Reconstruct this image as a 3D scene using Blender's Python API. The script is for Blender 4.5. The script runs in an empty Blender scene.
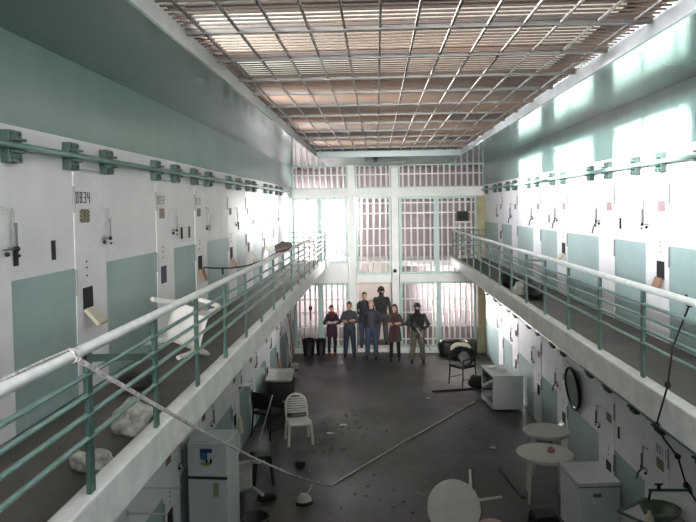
import bpy, math, random
from mathutils import Vector, Matrix, Quaternion
random.seed(7)
SC = bpy.context.scene
COL = SC.collection
PI = math.pi

# ------------------------------------------------------------------ materials
def lin(c):
    c = c / 255.0
    return c / 12.92 if c <= 0.04045 else ((c + 0.055) / 1.055) ** 2.4
MATS = {}
def mat(name, rgb, rough=0.6, var=0.12, scale=3.0, metal=0.0, bump=0.0, rgb2=None, emit=0.0, spec=0.5, stretch=(1, 1, 1), detail=5.0):
    if name in MATS: return MATS[name]
    m = bpy.data.materials.new(name); m.use_nodes = True
    nt = m.node_tree; N = nt.nodes; L = nt.links
    b = N['Principled BSDF']
    c = tuple(lin(v) for v in rgb)
    c2 = tuple(lin(v) for v in rgb2) if rgb2 else tuple(v * (1 - 2.2 * var) for v in c)
    tc = N.new('ShaderNodeTexCoord'); mp = N.new('ShaderNodeMapping'); mp.inputs['Scale'].default_value = stretch
    ns = N.new('ShaderNodeTexNoise'); ns.inputs['Scale'].default_value = scale; ns.inputs['Detail'].default_value = detail
    ns.inputs['Roughness'].default_value = 0.62
    rp = N.new('ShaderNodeValToRGB')
    rp.color_ramp.elements[0].position = 0.32; rp.color_ramp.elements[0].color = (*c2, 1)
    rp.color_ramp.elements[1].position = 0.62; rp.color_ramp.elements[1].color = (*c, 1)
    L.new(tc.outputs['Object'], mp.inputs['Vector']); L.new(mp.outputs['Vector'], ns.inputs['Vector'])
    L.new(ns.outputs['Fac'], rp.inputs['Fac']); L.new(rp.outputs['Color'], b.inputs['Base Color'])
    b.inputs['Roughness'].default_value = rough; b.inputs['Metallic'].default_value = metal
    b.inputs['Specular IOR Level'].default_value = spec
    if bump:
        bp = N.new('ShaderNodeBump'); bp.inputs['Strength'].default_value = bump; bp.inputs['Distance'].default_value = 0.02
        L.new(ns.outputs['Fac'], bp.inputs['Height']); L.new(bp.outputs['Normal'], b.inputs['Normal'])
    if emit:
        L.new(rp.outputs['Color'], b.inputs['Emission Color']); b.inputs['Emission Strength'].default_value = emit
    MATS[name] = m
    return m

WHITE = mat('white wall paint', (236, 233, 235), 0.45, 0.05, 1.6)
TEAL = mat('teal wall paint', (150, 172, 172), 0.32, 0.07, 1.5)
TEALHI = mat('glossy teal wall paint', (126, 152, 147), 0.24, 0.06, 1.2, spec=0.6)
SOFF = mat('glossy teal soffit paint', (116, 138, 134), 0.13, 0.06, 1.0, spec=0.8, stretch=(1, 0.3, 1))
SLABW = mat('worn white concrete', (226, 225, 221), 0.6, 0.1, 5.0, bump=0.1)
WALKF = mat('walkway concrete', (86, 78, 72), 0.55, 0.2, 2.0, bump=0.15)
LIPM = mat('grey painted lip', (160, 162, 163), 0.4, 0.1, 3.0)
POST = mat('green rail paint', (62, 90, 84), 0.38, 0.1, 6.0)
BARG = mat('pale green rail paint', (112, 140, 134), 0.35, 0.1, 6.0)
HAND = mat('worn white rail paint', (226, 228, 226), 0.3, 0.08, 9.0)
LOCKG = mat('dark green lock paint', (54, 80, 75), 0.4, 0.12, 7.0)
BARW = mat('white bar paint', (222, 216, 214), 0.35, 0.05, 4.0)
FRAMEG = mat('pale mint frame paint', (165, 190, 184), 0.4, 0.06, 3.0)
COLW = mat('off white column paint', (230, 230, 226), 0.5, 0.06, 2.0)
DOORW = mat('white door paint', (235, 232, 234), 0.38, 0.05, 3.0)
BLACK = mat('black hollow', (12, 12, 13), 0.8, 0.05)
BLKP = mat('black plastic', (11, 11, 12), 0.55, 0.1, 8)
BLKM = mat('black metal', (17, 17, 18), 0.4, 0.1, 8, metal=0.3)
GREYM = mat('grey steel', (130, 132, 132), 0.35, 0.12, 8, metal=0.7)
TAN = mat('tan flap paint', (206, 198, 178), 0.5, 0.08, 6)
BROWN = mat('rusty brown flap', (150, 118, 98), 0.6, 0.15, 8)
WPL = mat('white plastic', (206, 204, 196), 0.4, 0.06, 5)
WPLD = mat('dirty white plastic', (180, 180, 172), 0.45, 0.15, 6)
APPL = mat('white appliance enamel', (206, 210, 210), 0.25, 0.05, 3)
GLASSD = mat('dark glass', (22, 32, 40), 0.08, 0.05, 3)
RUST = mat('rusty grille steel', (92, 70, 54), 0.55, 0.16, 0.45, rgb2=(60, 54, 51))
BEAMM = mat('grey grille beam', (92, 88, 84), 0.35, 0.15, 5.0)
ROOF = mat('brown roof sheet', (70, 56, 47), 0.7, 0.15, 1.5)
BACKW = mat('pinkish grey plaster', (142, 128, 132), 0.7, 0.1, 1.5)
YEL = mat('yellowish wood', (172, 162, 124), 0.6, 0.1, 3)

def floor_mat():
    m = bpy.data.materials.new('dark wet concrete'); m.use_nodes = True
    nt = m.node_tree; N = nt.nodes; L = nt.links; b = N['Principled BSDF']
    tc = N.new('ShaderNodeTexCoord')
    n1 = N.new('ShaderNodeTexNoise'); n1.inputs['Scale'].default_value = 0.55; n1.inputs['Detail'].default_value = 7; n1.inputs['Roughness'].default_value = 0.65
    n2 = N.new('ShaderNodeTexNoise'); n2.inputs['Scale'].default_value = 9; n2.inputs['Detail'].default_value = 6
    L.new(tc.outputs['Object'], n1.inputs['Vector']); L.new(tc.outputs['Object'], n2.inputs['Vector'])
    r1 = N.new('ShaderNodeValToRGB')
    e = r1.color_ramp.elements
    e[0].position = 0.3; e[0].color = (0.015, 0.013, 0.012, 1)
    e[1].position = 0.7; e[1].color = (0.070, 0.061, 0.053, 1)
    L.new(n1.outputs['Fac'], r1.inputs['Fac'])
    mx = N.new('ShaderNodeMixRGB'); mx.blend_type = 'OVERLAY'; mx.inputs['Fac'].default_value = 0.45
    L.new(r1.outputs['Color'], mx.inputs['Color1']); L.new(n2.outputs['Fac'], mx.inputs['Color2'])
    L.new(mx.outputs['Color'], b.inputs['Base Color'])
    r2 = N.new('ShaderNodeValToRGB')
    r2.color_ramp.elements[0].position = 0.35; r2.color_ramp.elements[0].color = (0.28,) * 3 + (1,)
    r2.color_ramp.elements[1].position = 0.65; r2.color_ramp.elements[1].color = (0.6,) * 3 + (1,)
    L.new(n1.outputs['Fac'], r2.inputs['Fac']); L.new(r2.outputs['Color'], b.inputs['Roughness'])
    bp = N.new('ShaderNodeBump'); bp.inputs['Strength'].default_value = 0.2; bp.inputs['Distance'].default_value = 0.02
    L.new(n2.outputs['Fac'], bp.inputs['Height']); L.new(bp.outputs['Normal'], b.inputs['Normal'])
    return m
FLOORM = floor_mat()

# ------------------------------------------------------------------ mesh builder
class B:
    def __init__(s): s.v = []; s.f = []; s.m = []; s.sm = []
    def add(s, vs, fs, m=0, smooth=False, M=None):
        o = len(s.v)
        for p in vs:
            p = Vector(p)
            s.v.append(tuple(M @ p) if M is not None else tuple(p))
        for f in fs:
            s.f.append([i + o for i in f]); s.m.append(m); s.sm.append(smooth)
        return s
    def box(s, x0, x1, y0, y1, z0, z1, m=0, M=None):
        if x0 > x1: x0, x1 = x1, x0
        if y0 > y1: y0, y1 = y1, y0
        if z0 > z1: z0, z1 = z1, z0
        v = [(x0, y0, z0), (x1, y0, z0), (x1, y1, z0), (x0, y1, z0), (x0, y0, z1), (x1, y0, z1), (x1, y1, z1), (x0, y1, z1)]
        f = [(0, 3, 2, 1), (4, 5, 6, 7), (0, 1, 5, 4), (1, 2, 6, 5), (2, 3, 7, 6), (3, 0, 4, 7)]
        return s.add(v, f, m, False, M)
    def bar(s, p0, p1, w, h, m=0, up=(0, 0, 1)):
        p0, p1 = Vector(p0), Vector(p1); d = p1 - p0; L = d.length; d.normalize()
        u = Vector(up)
        if abs(d.dot(u)) > 0.99: u = Vector((0, 1, 0))
        x = d.cross(u).normalized(); z = x.cross(d)
        M = Matrix(((x.x, d.x, z.x, p0.x), (x.y, d.y, z.y, p0.y), (x.z, d.z, z.z, p0.z), (0, 0, 0, 1)))
        return s.box(-w / 2, w / 2, 0, L, -h / 2, h / 2, m, M)
    def cyl(s, p0, p1, r0, r1=None, n=12, m=0, caps=True):
        if r1 is None: r1 = r0
        p0, p1 = Vector(p0), Vector(p1); d = (p1 - p0).normalized()
        a = Vector((1, 0, 0)) if abs(d.x) < 0.8 else Vector((0, 1, 0))
        x = d.cross(a).normalized(); y = d.cross(x)
        vs = []
        for p, r in ((p0, r0), (p1, r1)):
            for i in range(n):
                t = 2 * PI * i / n
                vs.append(p + x * (r * math.cos(t)) + y * (r * math.sin(t)))
        s.add(vs, [(i, (i + 1) % n, n + (i + 1) % n, n + i) for i in range(n)], m, True)
        if caps: s.add(vs, [list(range(n))[::-1], list(range(n, 2 * n))], m)
        return s
    def tube(s, pts, r, n=8, m=0):
        pts = [Vector(p) for p in pts]; rs = r if isinstance(r, (list, tuple)) else [r] * len(pts)
        vs = []; x = None
        for k, p in enumerate(pts):
            d = (pts[min(k + 1, len(pts) - 1)] - pts[max(k - 1, 0)]).normalized()
            if x is None:
                a = Vector((1, 0, 0)) if abs(d.x) < 0.8 else Vector((0, 1, 0)); x = d.cross(a).normalized()
            else: x = (x - d * x.dot(d)).normalized()
            y = d.cross(x)
            for i in range(n):
                t = 2 * PI * i / n; vs.append(p + x * (rs[k] * math.cos(t)) + y * (rs[k] * math.sin(t)))
        fs = []
        for k in range(len(pts) - 1):
            for i in range(n): fs.append((k * n + i, k * n + (i + 1) % n, (k + 1) * n + (i + 1) % n, (k + 1) * n + i))
        s.add(vs, fs, m, True)
        s.add(vs, [list(range(n))[::-1], list(range((len(pts) - 1) * n, len(pts) * n))], m)
        return s
    def ell(s, c, r, m=0, nu=14, nv=9, M=None):
        c = Vector(c); r = r if isinstance(r, (list, tuple)) else (r, r, r)
        vs = [Vector((0, 0, -r[2]))]
        for j in range(1, nv):
            a = -PI / 2 + PI * j / nv
            for i in range(nu):
                t = 2 * PI * i / nu
                vs.append(Vector((r[0] * math.cos(a) * math.cos(t), r[1] * math.cos(a) * math.sin(t), r[2] * math.sin(a))))
        vs.append(Vector((0, 0, r[2])))
        if M is not None: vs = [M.to_3x3() @ v for v in vs]
        vs = [v + c for v in vs]; fs = []
        for i in range(nu): fs.append((0, 1 + (i + 1) % nu, 1 + i))
        for j in range(nv - 2):
            for i in range(nu):
                a = 1 + j * nu; b = a + nu; fs.append((a + i, a + (i + 1) % nu, b + (i + 1) % nu, b + i))
        a = 1 + (nv - 2) * nu
        for i in range(nu): fs.append((a + i, a + (i + 1) % nu, len(vs) - 1))
        return s.add(vs, fs, m, True)
    def cap(s, p0, p1, r0, r1, n=12):        # tapered capsule
        s.cyl(p0, p1, r0, r1, n, 0, True); s.ell(p0, r0, 0, n, 8); s.ell(p1, r1, 0, n, 8); return s
    def loft(s, rings, m=0, n=18, caps=True):   # rings: (cx, cy, z, rx, ry)
        vs = []
        for cx, cy, z, rx, ry in rings:
            for i in range(n):
                t = 2 * PI * i / n; vs.append((cx + rx * math.cos(t), cy + ry * math.sin(t), z))
        fs = []
        for k in range(len(rings) - 1):
            for i in range(n): fs.append((k * n + i, k * n + (i + 1) % n, (k + 1) * n + (i + 1) % n, (k + 1) * n + i))
        s.add(vs, fs, m, True)
        if caps: s.add(vs, [list(range(n))[::-1], list(range((len(rings) - 1) * n, len(rings) * n))], m)
        return s
    def xf(s, M):
        s.v = [tuple(M @ Vector(p)) for p in s.v]; return s
    def build(s, name, mats, parent=None, loc=None, bev=0.0, sub=0, vox=0.0, smooth_all=False):
        me = bpy.data.meshes.new(name); me.from_pydata(s.v, [], s.f)
        ms = mats if isinstance(mats, (list, tuple)) else [mats]
        for x in ms: me.materials.append(x)
        for p, mi, sm in zip(me.polygons, s.m, s.sm):
            p.material_index = mi; p.use_smooth = sm or smooth_all
        me.update()
        o = bpy.data.objects.new(name, me); COL.objects.link(o)
        if parent is not None: o.parent = parent
        if loc is not None: o.location = loc
        if vox:
            r = o.modifiers.new('r', 'REMESH'); r.mode = 'VOXEL'; r.voxel_size = vox; r.use_smooth_shade = True
            q = o.modifiers.new('s', 'SMOOTH'); q.factor = 0.5; q.iterations = 3
        if bev:
            q = o.modifiers.new('b', 'BEVEL'); q.width = bev; q.segments = 2; q.limit_method = 'ANGLE'; q.angle_limit = 0.6
        if sub:
            q = o.modifiers.new('u', 'SUBSURF'); q.levels = sub; q.render_levels = sub
        return o

def thing(name, label, cat, loc=(0, 0, 0), rz=0.0, group=None, rot=None):
    o = bpy.data.objects.new(name, None); COL.objects.link(o)
    o.empty_display_size = 0.1
    o.location = loc; o.rotation_euler = rot if rot else (0, 0, rz)
    o['label'] = label; o['category'] = cat
    if group: o['group'] = group
    return o
def tag(o, label, cat, group=None, kind=None):
    o['label'] = label; o['category'] = cat
    if group: o['group'] = group
    if kind: o['kind'] = kind
    return o
def struct(o): o['kind'] = 'structure'; return o
def copy_tree(o, parent=None):
    c = o.copy(); COL.objects.link(c)
    if parent is not None: c.parent = parent
    for ch in list(o.children): copy_tree(ch, c)
    return c
def lumpy(c, r, amp, seed, nu=22, nv=14, boxy=0.0):
    b = B(); b.ell((0, 0, 0), r, 0, nu, nv)
    rnd = random.Random(seed); ph = [(rnd.uniform(2, 7), rnd.uniform(0, 6), Vector((rnd.uniform(-1, 1), rnd.uniform(-1, 1), rnd.uniform(-1, 1))).normalized()) for _ in range(9)]
    out = []
    for p in b.v:
        v = Vector(p); n = Vector((v.x / r[0], v.y / r[1], v.z / r[2]))
        d = sum(math.sin(f * n.dot(ax) + o) for f, o, ax in ph) / 9
        if boxy:
            q = max(abs(n.x), abs(n.y), abs(n.z)); v = v * ((1 - boxy) + boxy / q)
        w = v * (1 + amp * d * 2.2)
        w.z = max(w.z, -r[2] * 0.8)
        out.append(tuple(w + Vector(c)))
    b.v = out; return b

# ------------------------------------------------------------------ main dimensions (metres)
XL, XR = -2.5, 3.16            # cell walls
EL, ER = -1.45, 2.13           # walkway edges
YB = 20.2                      # barred partition
Y0 = -4.0
T2 = 2.82                      # upper walkway floor
SOF = 5.59
L_DOORS = [3.88, 5.51, 7.60, 9.24, 11.30, 12.88, 14.78, 16.35, 18.3]
R_DOORS = [5.35, 7.47, 9.16, 11.40, 13.22, 15.40, 17.20]
DW = 0.64

# ------------------------------------------------------------------ setting
b = B(); b.box(-6, 7, Y0, 26, -0.3, 0.0)
struct(b.build('floor', FLOORM))

def wall(name, X, out, doors):
    b = B(); ax = X - out * 0.25
    def strip(y0, y1, z0, z1, m): b.box(ax, X, y0, y1, z0, z1, m)
    iv = []; y = Y0
    for d in doors:
        iv.append((y, d, True)); iv.append((d, d + DW, False)); y = d + DW
    iv.append((y, YB, True))
    for y0, y1, pan in iv:
        if pan:
            strip(y0, y1, 0, 1.04, 1); strip(y0, y1, 1.04, 2.65, 0)
            strip(y0, y1, 2.65, 3.88, 1); strip(y0, y1, 3.88, 4.95, 0)
        else:
            strip(y0, y1, 0, 4.95, 0)
    strip(Y0, YB, 4.95, 5.7, 2)
    return struct(b.build(name, [WHITE, TEAL, TEALHI]))
wall('wall_left', XL, 1, L_DOORS)
wall('wall_right', XR, -1, R_DOORS)

# upper walkways
def walkway(name, xw, xe):
    b = B(); s = 1 if xe > xw else -1
    b.box(xw, xe - s * 0.12, Y0, 19.9, 2.66, T2, 1)
    b.box(xe - s * 0.12, xe, Y0, 19.9, 2.65, 2.90, 0)
    b.box(xw, xe - s * 0.12, Y0, 19.9, 2.63, 2.66, 0)
    return struct(b.build(name, [SLABW, WALKF], bev=0.012))
walkway('floor_upper_left', XL, EL)
walkway('floor_upper_right', XR, ER)

# soffits around the ceiling opening
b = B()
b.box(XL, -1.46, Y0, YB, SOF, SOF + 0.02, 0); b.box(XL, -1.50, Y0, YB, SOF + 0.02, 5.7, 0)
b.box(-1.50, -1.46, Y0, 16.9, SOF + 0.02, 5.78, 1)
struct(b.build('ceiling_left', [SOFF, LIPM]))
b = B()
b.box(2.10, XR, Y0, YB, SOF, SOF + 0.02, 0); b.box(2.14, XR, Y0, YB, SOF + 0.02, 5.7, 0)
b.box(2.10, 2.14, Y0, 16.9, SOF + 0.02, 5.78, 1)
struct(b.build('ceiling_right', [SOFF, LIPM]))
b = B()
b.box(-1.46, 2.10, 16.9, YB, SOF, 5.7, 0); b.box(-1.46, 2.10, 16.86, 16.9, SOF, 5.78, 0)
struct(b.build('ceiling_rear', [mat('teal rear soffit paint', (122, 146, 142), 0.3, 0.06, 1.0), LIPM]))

# roof over the grille, clerestory on the left lets daylight in
b = B()
n = 160
for i in range(n):                                   # corrugated sheet, closed by its own thickness
    y0 = Y0 + i * 0.19; y1 = y0 + 0.19
    z = 6.75 + (0.03 if i % 2 else 0.0)
    b.box(-2.7, 3.4, y0, y1, z, z + 0.06)
struct(b.build('ceiling_roof', ROOF))
b = B()
OPEN = [(1.0, 3.1), (4.0, 6.1), (6.95, 9.1), (10.0, 12.1), (13.1, 15.1)]
y = Y0
b.box(-2.7, -2.5, Y0, 26.4, 5.7, 5.78); b.box(-2.7, -2.5, Y0, 26.4, 6.62, 6.8)
for a, c in OPEN: b.box(-2.7, -2.5, y, a, 5.78, 6.62); y = c
b.box(-2.7, -2.5, y, 26.4, 5.78, 6.62)
struct(b.build('wall_clerestory', WHITE))
b = B(); b.box(3.2, 3.4, Y0, 26.4, 5.7, 6.8); struct(b.build('wall_parapet', ROOF))
SKYP = mat('daylit skylight sheet', (250, 240, 226), 0.6, 0.1, 6, emit=0.4, stretch=(1, 6, 1))
for i, y in enumerate((5.8, 8.3, 10.8)):
    b = B(); b.box(-2.2, 3.0, y, y + 1.9, 6.70, 6.74)
    struct(b.build('window_%d' % (i + 1), SKYP))
b = B(); b.box(-1.8, 2.5, 0.0, 4.2, 6.70, 6.74); struct(b.build('window_4', mat('added skylight fill', (244, 246, 250), 0.6, 0.03, 6, emit=2.6)))  # unseen glowing panel added overhead to brighten the near handrails and slabs

# ceiling grille
g = thing('ceiling_grille', 'rusty steel security grille covering the whole ceiling opening', 'grille', (0, 0, 5.72))
ys = [5.3 + 1.0 * k for k in range(-9, 3)]
beams = ys + [8.2, 9.2, 10.2, 11.2, 12.3, 13.45, 14.6, 15.75]
beams = sorted(set(round(v, 2) for v in beams if v > Y0 + 0.1)); beams = [v for i, v in enumerate(beams) if i == 0 or v - beams[i - 1] > 0.5]
for y in beams:
    bb = B(); bb.box(-1.46, 2.10, y - 0.020, y + 0.020, -0.01, 0.05); bb.build('cross_beam', BEAMM, g)
for k in range(13):
    x = -1.46 + 3.56 * (k + 0.5) / 13
    bb = B(); bb.box(x - 0.009, x + 0.009, Y0, 16.86, 0.0, 0.018); bb.build('long_bar', BEAMM, g)
bb = B(); y = Y0 + 0.05
while y < 16.8:
    bb.box(-1.46, 2.10, y - 0.009, y + 0.009, 0.018, 0.031); y += 0.100
o = bb.build('slats', RUST, g)

# rear partition structure
def yb(X): return X
b = B()
for x in (-0.74, 0.54): b.box(x - 0.105, x + 0.105, YB - 0.12, YB + 0.12, 0, SOF)
struct(b.build('trim_1', COLW, bev=0.01))
b = B(); b.box(XL, XR, YB - 0.10, YB + 0.10, 4.64, 4.91); struct(b.build('trim_2', COLW, bev=0.01))
b = B(); b.box(XL, -0.86, YB - 0.10, YB + 0.10, 2.10, 2.70); b.box(-0.62, 0.42, YB - 0.10, YB + 0.10, 2.10, 2.36); b.box(0.66, XR, YB - 0.10, YB + 0.10, 2.12, 2.36)
struct(b.build('trim_3', [COLW], bev=0.01))
b = B(); b.box(XR - 0.22, XR, YB - 0.14, YB - 0.10, 0, 4.64); struct(b.build('trim_4', YEL))
b = B(); b.box(XL, -0.86, YB - 0.08, YB + 0.3, 0, 0.16); b.box(0.66, XR, YB - 0.08, YB + 0.3, 0, 0.16); b.box(-0.62, 0.42, YB + 0.05, YB + 0.5, 0, 0.12)
struct(b.build('trim_5', COLW))
# rooms behind the bars
b = B()
b.box(-4.6, 5.2, 23.8, 24.0, 0, 5.7); b.box(-4.8, -4.6, YB + 0.3, 24, 0, 5.7); b.box(5.2, 5.4, YB + 0.3, 24, 0, 5.7)
b.box(-4.8, -2.75, YB, YB + 0.3, 0, 5.7); b.box(3.41, 5.4, YB, YB + 0.3, 0, 5.7)
struct(b.build('wall_back', BACKW))
b = B(); b.box(-4.8, 5.4, YB, 24, 5.7, 5.8); struct(b.build('ceiling_back', BACKW))
b = B(); b.box(-4.6, 5.2, YB + 0.5, 23.8, 0.0, 0.12); struct(b.build('floor_back', WALKF))
b = B(); b.box(-4.6, 5.2, YB + 1.6, 23.8, 2.45, 2.62); struct(b.build('floor_back_upper', SLABW))
b = B(); b.box(-0.62, 0.42, YB + 1.4, YB + 1.5, 0.12, 2.62); struct(b.build('wall_vestibule', mat('grey plaster', (186, 172, 166), 0.7, 0.06, 2)))

# barred panels
def panel(label, x0, x1, z0, z1, straps, step=0.172, fm=FRAMEG, fw=0.06, y=YB):
    t = thing('barred_panel', label, 'bars', (x0, y, z0), 0, 'barred panels of the rear partition')
    w = x1 - x0; h = z1 - z0
    f = B()
    f.box(0, fw, -0.04, 0.04, 0, h); f.box(w - fw, w, -0.04, 0.04, 0, h); f.box(fw, w - fw, -0.04, 0.04, 0, fw * 0.8); f.box(fw, w - fw, -0.04, 0.04, h - fw * 0.8, h)
    f.build('frame', fm, t)
    n = max(2, int(round((w - 2 * fw) / step)))
    for i in range(n):
        x = fw + (w - 2 * fw) * (i + 0.5) / n
        q = B(); q.cyl((x, 0, fw * 0.7), (x, 0, h - fw * 0.7), 0.028, n=8); q.build('bar', BARW, t)
    for zz in straps:
        q = B(); q.box(fw, w - fw, -0.034, -0.026, zz - 0.018, zz + 0.018); q.build('strap', BARW, t)
    return t
SM = [0.35, 0.85, 1.35, 1.8]
panel('top row barred panel left of the pale columns', XL, -0.86, 4.91, SOF, [0.4], fw=0.04)
panel('top row barred panel between the two pale columns', -0.62, 0.42, 4.91, SOF, [0.4], fw=0.04)
panel('top row barred panel right of the pale columns', 0.66, XR, 4.91, SOF, [0.4], fw=0.04)
panel('middle row barred panel in the corner beside the left walkway end', XL, -1.70, 2.70, 4.64, SM)
panel('middle row barred panel just left of the left pale column', -1.70, -0.86, 2.70, 4.64, SM, fw=0.07)
panel('tall middle barred panel above the doorway', -0.62, 0.42, 2.36, 4.64, SM + [2.1])
panel('tall middle barred panel just right of the right pale column', 0.66, 1.76, 2.36, 4.64, SM + [2.1], fw=0.08)
panel('tall middle barred panel behind the right walkway end', 1.76, XR - 0.2, 2.36, 4.64, SM + [2.1], fw=0.08)
SL = [0.25, 0.65, 1.05, 1.45]
gl = panel('ground floor barred gate behind the black bins on the left', XL, -1.70, 0.16, 2.10, SL, fw=0.08)
q = B(); q.cyl((0.48, -0.06, 1.15), (0.48, -0.06, 0.85), 0.02, n=8); q.box(0.44, 0.54, -0.07, -0.03, 1.15, 1.25); q.build('gate_handle', BLKM, gl)
panel('ground floor barred panel behind the two people on the left', -1.70, -0.86, 0.16, 2.10, SL, fw=0.08)
panel('ground floor barred panel behind the armed guard', 0.66, 1.80, 0.16, 2.12, SL, fw=0.08)
panel('ground floor barred panel behind the black boxes on the right', 1.80, XR - 0.24, 0.16, 2.12, SL, fw=0.08)

# ------------------------------------------------------------------ cell doors
SEG = {'0': [(0, 0, 0, 4), (2, 0, 2, 4), (0, 0, 2, 0), (0, 4, 2, 4)], '8': [(0, 0, 0, 4), (2, 0, 2, 4), (0, 0, 2, 0), (0, 4, 2, 4), (0, 2, 2, 2)],
       '3': [(2, 0, 2, 4), (0, 0, 2, 0), (0, 4, 2, 4), (0.6, 2, 2, 2)], '4': [(0, 2, 0, 4), (2, 0, 2, 4), (0, 2, 2, 2)], '2': [(0, 0, 2, 0), (0, 0, 0, 2), (0, 2, 2, 2), (2, 2, 2, 4), (0, 4, 2, 4)],
       '1': [(1, 0, 1, 4)], '5': [(0, 0, 2, 0), (2, 0, 2, 2), (0, 2, 2, 2), (0, 2, 0, 4), (0, 4, 2, 4)], '6': [(0, 0, 2, 0), (2, 0, 2, 2), (0, 0, 0, 4), (0, 2, 2, 2), (0, 4, 2, 4)], '7': [(2, 0, 2, 4), (0, 4, 2, 4)], '9': [(0, 2, 0, 4), (2, 0, 2, 4), (0, 2, 2, 2), (0, 4, 2, 4), (0, 0, 2, 0)]}
FADED = mat('faded stencil paint', (150, 142, 142), 0.6, 0.1, 30)
INK = mat('dark stencil paint', (70, 62, 66), 0.6, 0.2, 60)
CHK_A = mat('vent cream', (190, 176, 140), 0.6, 0.1, 9)
CHK_B = mat('vent dark', (70, 66, 58), 0.6, 0.1, 9)
CHK_P = mat('vent pink', (198, 150, 150), 0.6, 0.1, 9)
CHK_Q = mat('vent grey', (150, 128, 126), 0.6, 0.1, 9)
DNUM = [0]
def door(side, tier, y, hatch, number=None, ink=None, vent='grey', lever=0):
    """local frame: u runs along the wall away from the hinge, w is outward, z up"""
    DNUM[0] += 1
    out = 1 if side == 'L' else -1
    X = XL if side == 'L' else XR
    zf = 0.0 if tier == 0 else 2.90
    if side == 'L': U = lambda u: y + u
    else: U = lambda u: y + u                              # hinge edge is the near edge on both sides
    t = bpy.data.objects.new('door_%d' % DNUM[0], None); COL.objects.link(t); t.location = (X, y, zf); t['kind'] = 'structure'
    def bx(b, u0, u1, w0, w1, z0, z1, m=0): b.box(out * w0, out * w1, u0, u1, z0, z1, m)
    b = B(); bx(b, 0.0, DW, 0.0, 0.007, 0.02, 1.79); b.build('door_leaf', DOORW, t, bev=0.004)
    b = B(); bx(b, 0.0, DW, 0.0, 0.006, 1.795, 1.812); b.build('door_gap', mat('shadow gap paint', (188, 184, 185), 0.7, 0.1, 20), t)
    for zz in (1.55, 0.86):
        b = B(); b.cyl((out * 0.010, 0.0, zz - 0.11), (out * 0.010, 0.0, zz + 0.11), 0.010, n=8); b.build('hinge', mat('grey hinge', (160, 157, 157), 0.5, 0.1, 10), t)
    # vent plate with diagonal checker
    cs = {'yellow': (CHK_A, CHK_B), 'pink': (CHK_P, CHK_Q), 'grey': (CHK_Q, mat('vent brown', (128, 106, 102), 0.6, 0.1, 9))}[vent]
    b = B(); k = 7; s = 0.19 / k
    for i in range(k):
        for j in range(k):
            bx(b, 0.11 + i * s, 0.11 + (i + 1) * s, 0.007, 0.013 if (i + j) % 2 else 0.010, 1.355 + j * s * 0.6, 1.355 + (j + 1) * s * 0.6, (i + j) % 2)
    b.build('vent_plate', list(cs), t)
    if number:
        b = B(); u0 = 0.05; cw = 0.036; chh = 0.085; gap = 0.075
        seq = number if side == 'L' else number[::-1]
        for k, ch in enumerate(seq):
            for x0, a0, x1, a1 in SEG[ch]:
                def P(a): return (a / 2.0 if side == 'L' else 1 - a / 2.0) * cw
                ua, ub = sorted((P(x0), P(x1))); za, zb = sorted((a0, a1))
                bx(b, u0 + k * gap + ua - 0.007, u0 + k * gap + ub + 0.007, 0.006, 0.0095, 1.525 + za / 4 * chh - 0.005, 1.525 + zb / 4 * chh + 0.005)
        b.build('cell_number', ink or FADED, t)
    # food hatch
    if hatch:
        b = B(); bx(b, 0.12, 0.32, 0.006, 0.011, 0.60, 0.80); 
        b.build('hatch_opening', BLACK if hatch != 'shut' else mat('dark blue hatch cover', (52, 58, 84), 0.5, 0.1, 9), t)
        if hatch in ('open_tan', 'open_brown'):
            M = Matrix.Translation((out * 0.012, 0, 0.60)) @ Matrix.Rotation(out * (-0.75 if hatch == 'open_tan' else -0.35), 4, 'Y')
            b = B(); b.box(0, out * 0.03, 0.12, 0.31, -0.17, 0.01, 0, M); b.build('hatch_flap', TAN if hatch == 'open_tan' else BROWN, t, bev=0.005)
        b = B()
        for zz in (0.93, 1.0, 1.05): b.ell((out * 0.009, 0.21, zz - 0.03), 0.009, 0, 8, 6)
        b.build('hatch_bolt', BLKM, t)
    # sliding lock handle beside the free edge
    u = DW - 0.06
    b = B(); b.tube([(out * 0.02, u - 0.06, 1.47), (out * 0.04, u - 0.06, 1.475), (out * 0.04, u + 0.05, 1.475), (out * 0.04, u + 0.05, 1.22), (out * 0.02, u - 0.02, 1.22)], 0.008, 8)
    b.build('lock_handle', mat('pale handle paint', (176, 174, 174), 0.35, 0.06, 9), t)
    b = B(); bx(b, u + 0.035, u + 0.065, 0.045, 0.06, 1.22, 1.38); bx(b, u - 0.06, u + 0.10, 0.02, 0.03, 1.195, 1.207)
    b.build('lock_bolt', GREYM, t)
    b = B(); b.ell((out * 0.035, u + 0.10, 1.20), 0.020, 0, 8, 6); b.ell((out * 0.035, u - 0.03, 1.17), 0.018, 0, 8, 6); b.ell((out * 0.03, u + 0.13, 1.15), 0.012, 0, 8, 6)
    b.build('lock_knob', BLKM, t)
    if lever:
        b = B(); b.tube([(out * 0.04, u + 0.05, 1.2), (out * 0.06, u + 0.13, 1.12), (out * 0.06, u + 0.19, 1.03)], 0.012, 8); b.build('lever', mat('grey lever', (92, 94, 98), 0.4, 0.1, 9), t)
    return t
door('L', 1, L_DOORS[0], None)
door('L', 1, L_DOORS[1], 'open_tan', '0834', INK, 'yellow')
door('L', 1, L_DOORS[2], 'shut', '0832')
door('L', 1, L_DOORS[3], 'open_brown', '0830')
door('L', 1, L_DOORS[4], 'open_brown')
door('L', 1, L_DOORS[5], 'open_tan')
door('L', 1, L_DOORS[6], 'open_tan')
door('L', 1, L_DOORS[7], None)
for y in L_DOORS[2:]: door('L', 0, y, 'open_tan' if abs(y - 11.3) < .1 else 'open_brown')
door('R', 1, R_DOORS[1], 'open_brown', '0837', None, 'pink')
door('R', 1, R_DOORS[2], None, '0835', None, 'pink', 1)
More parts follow.
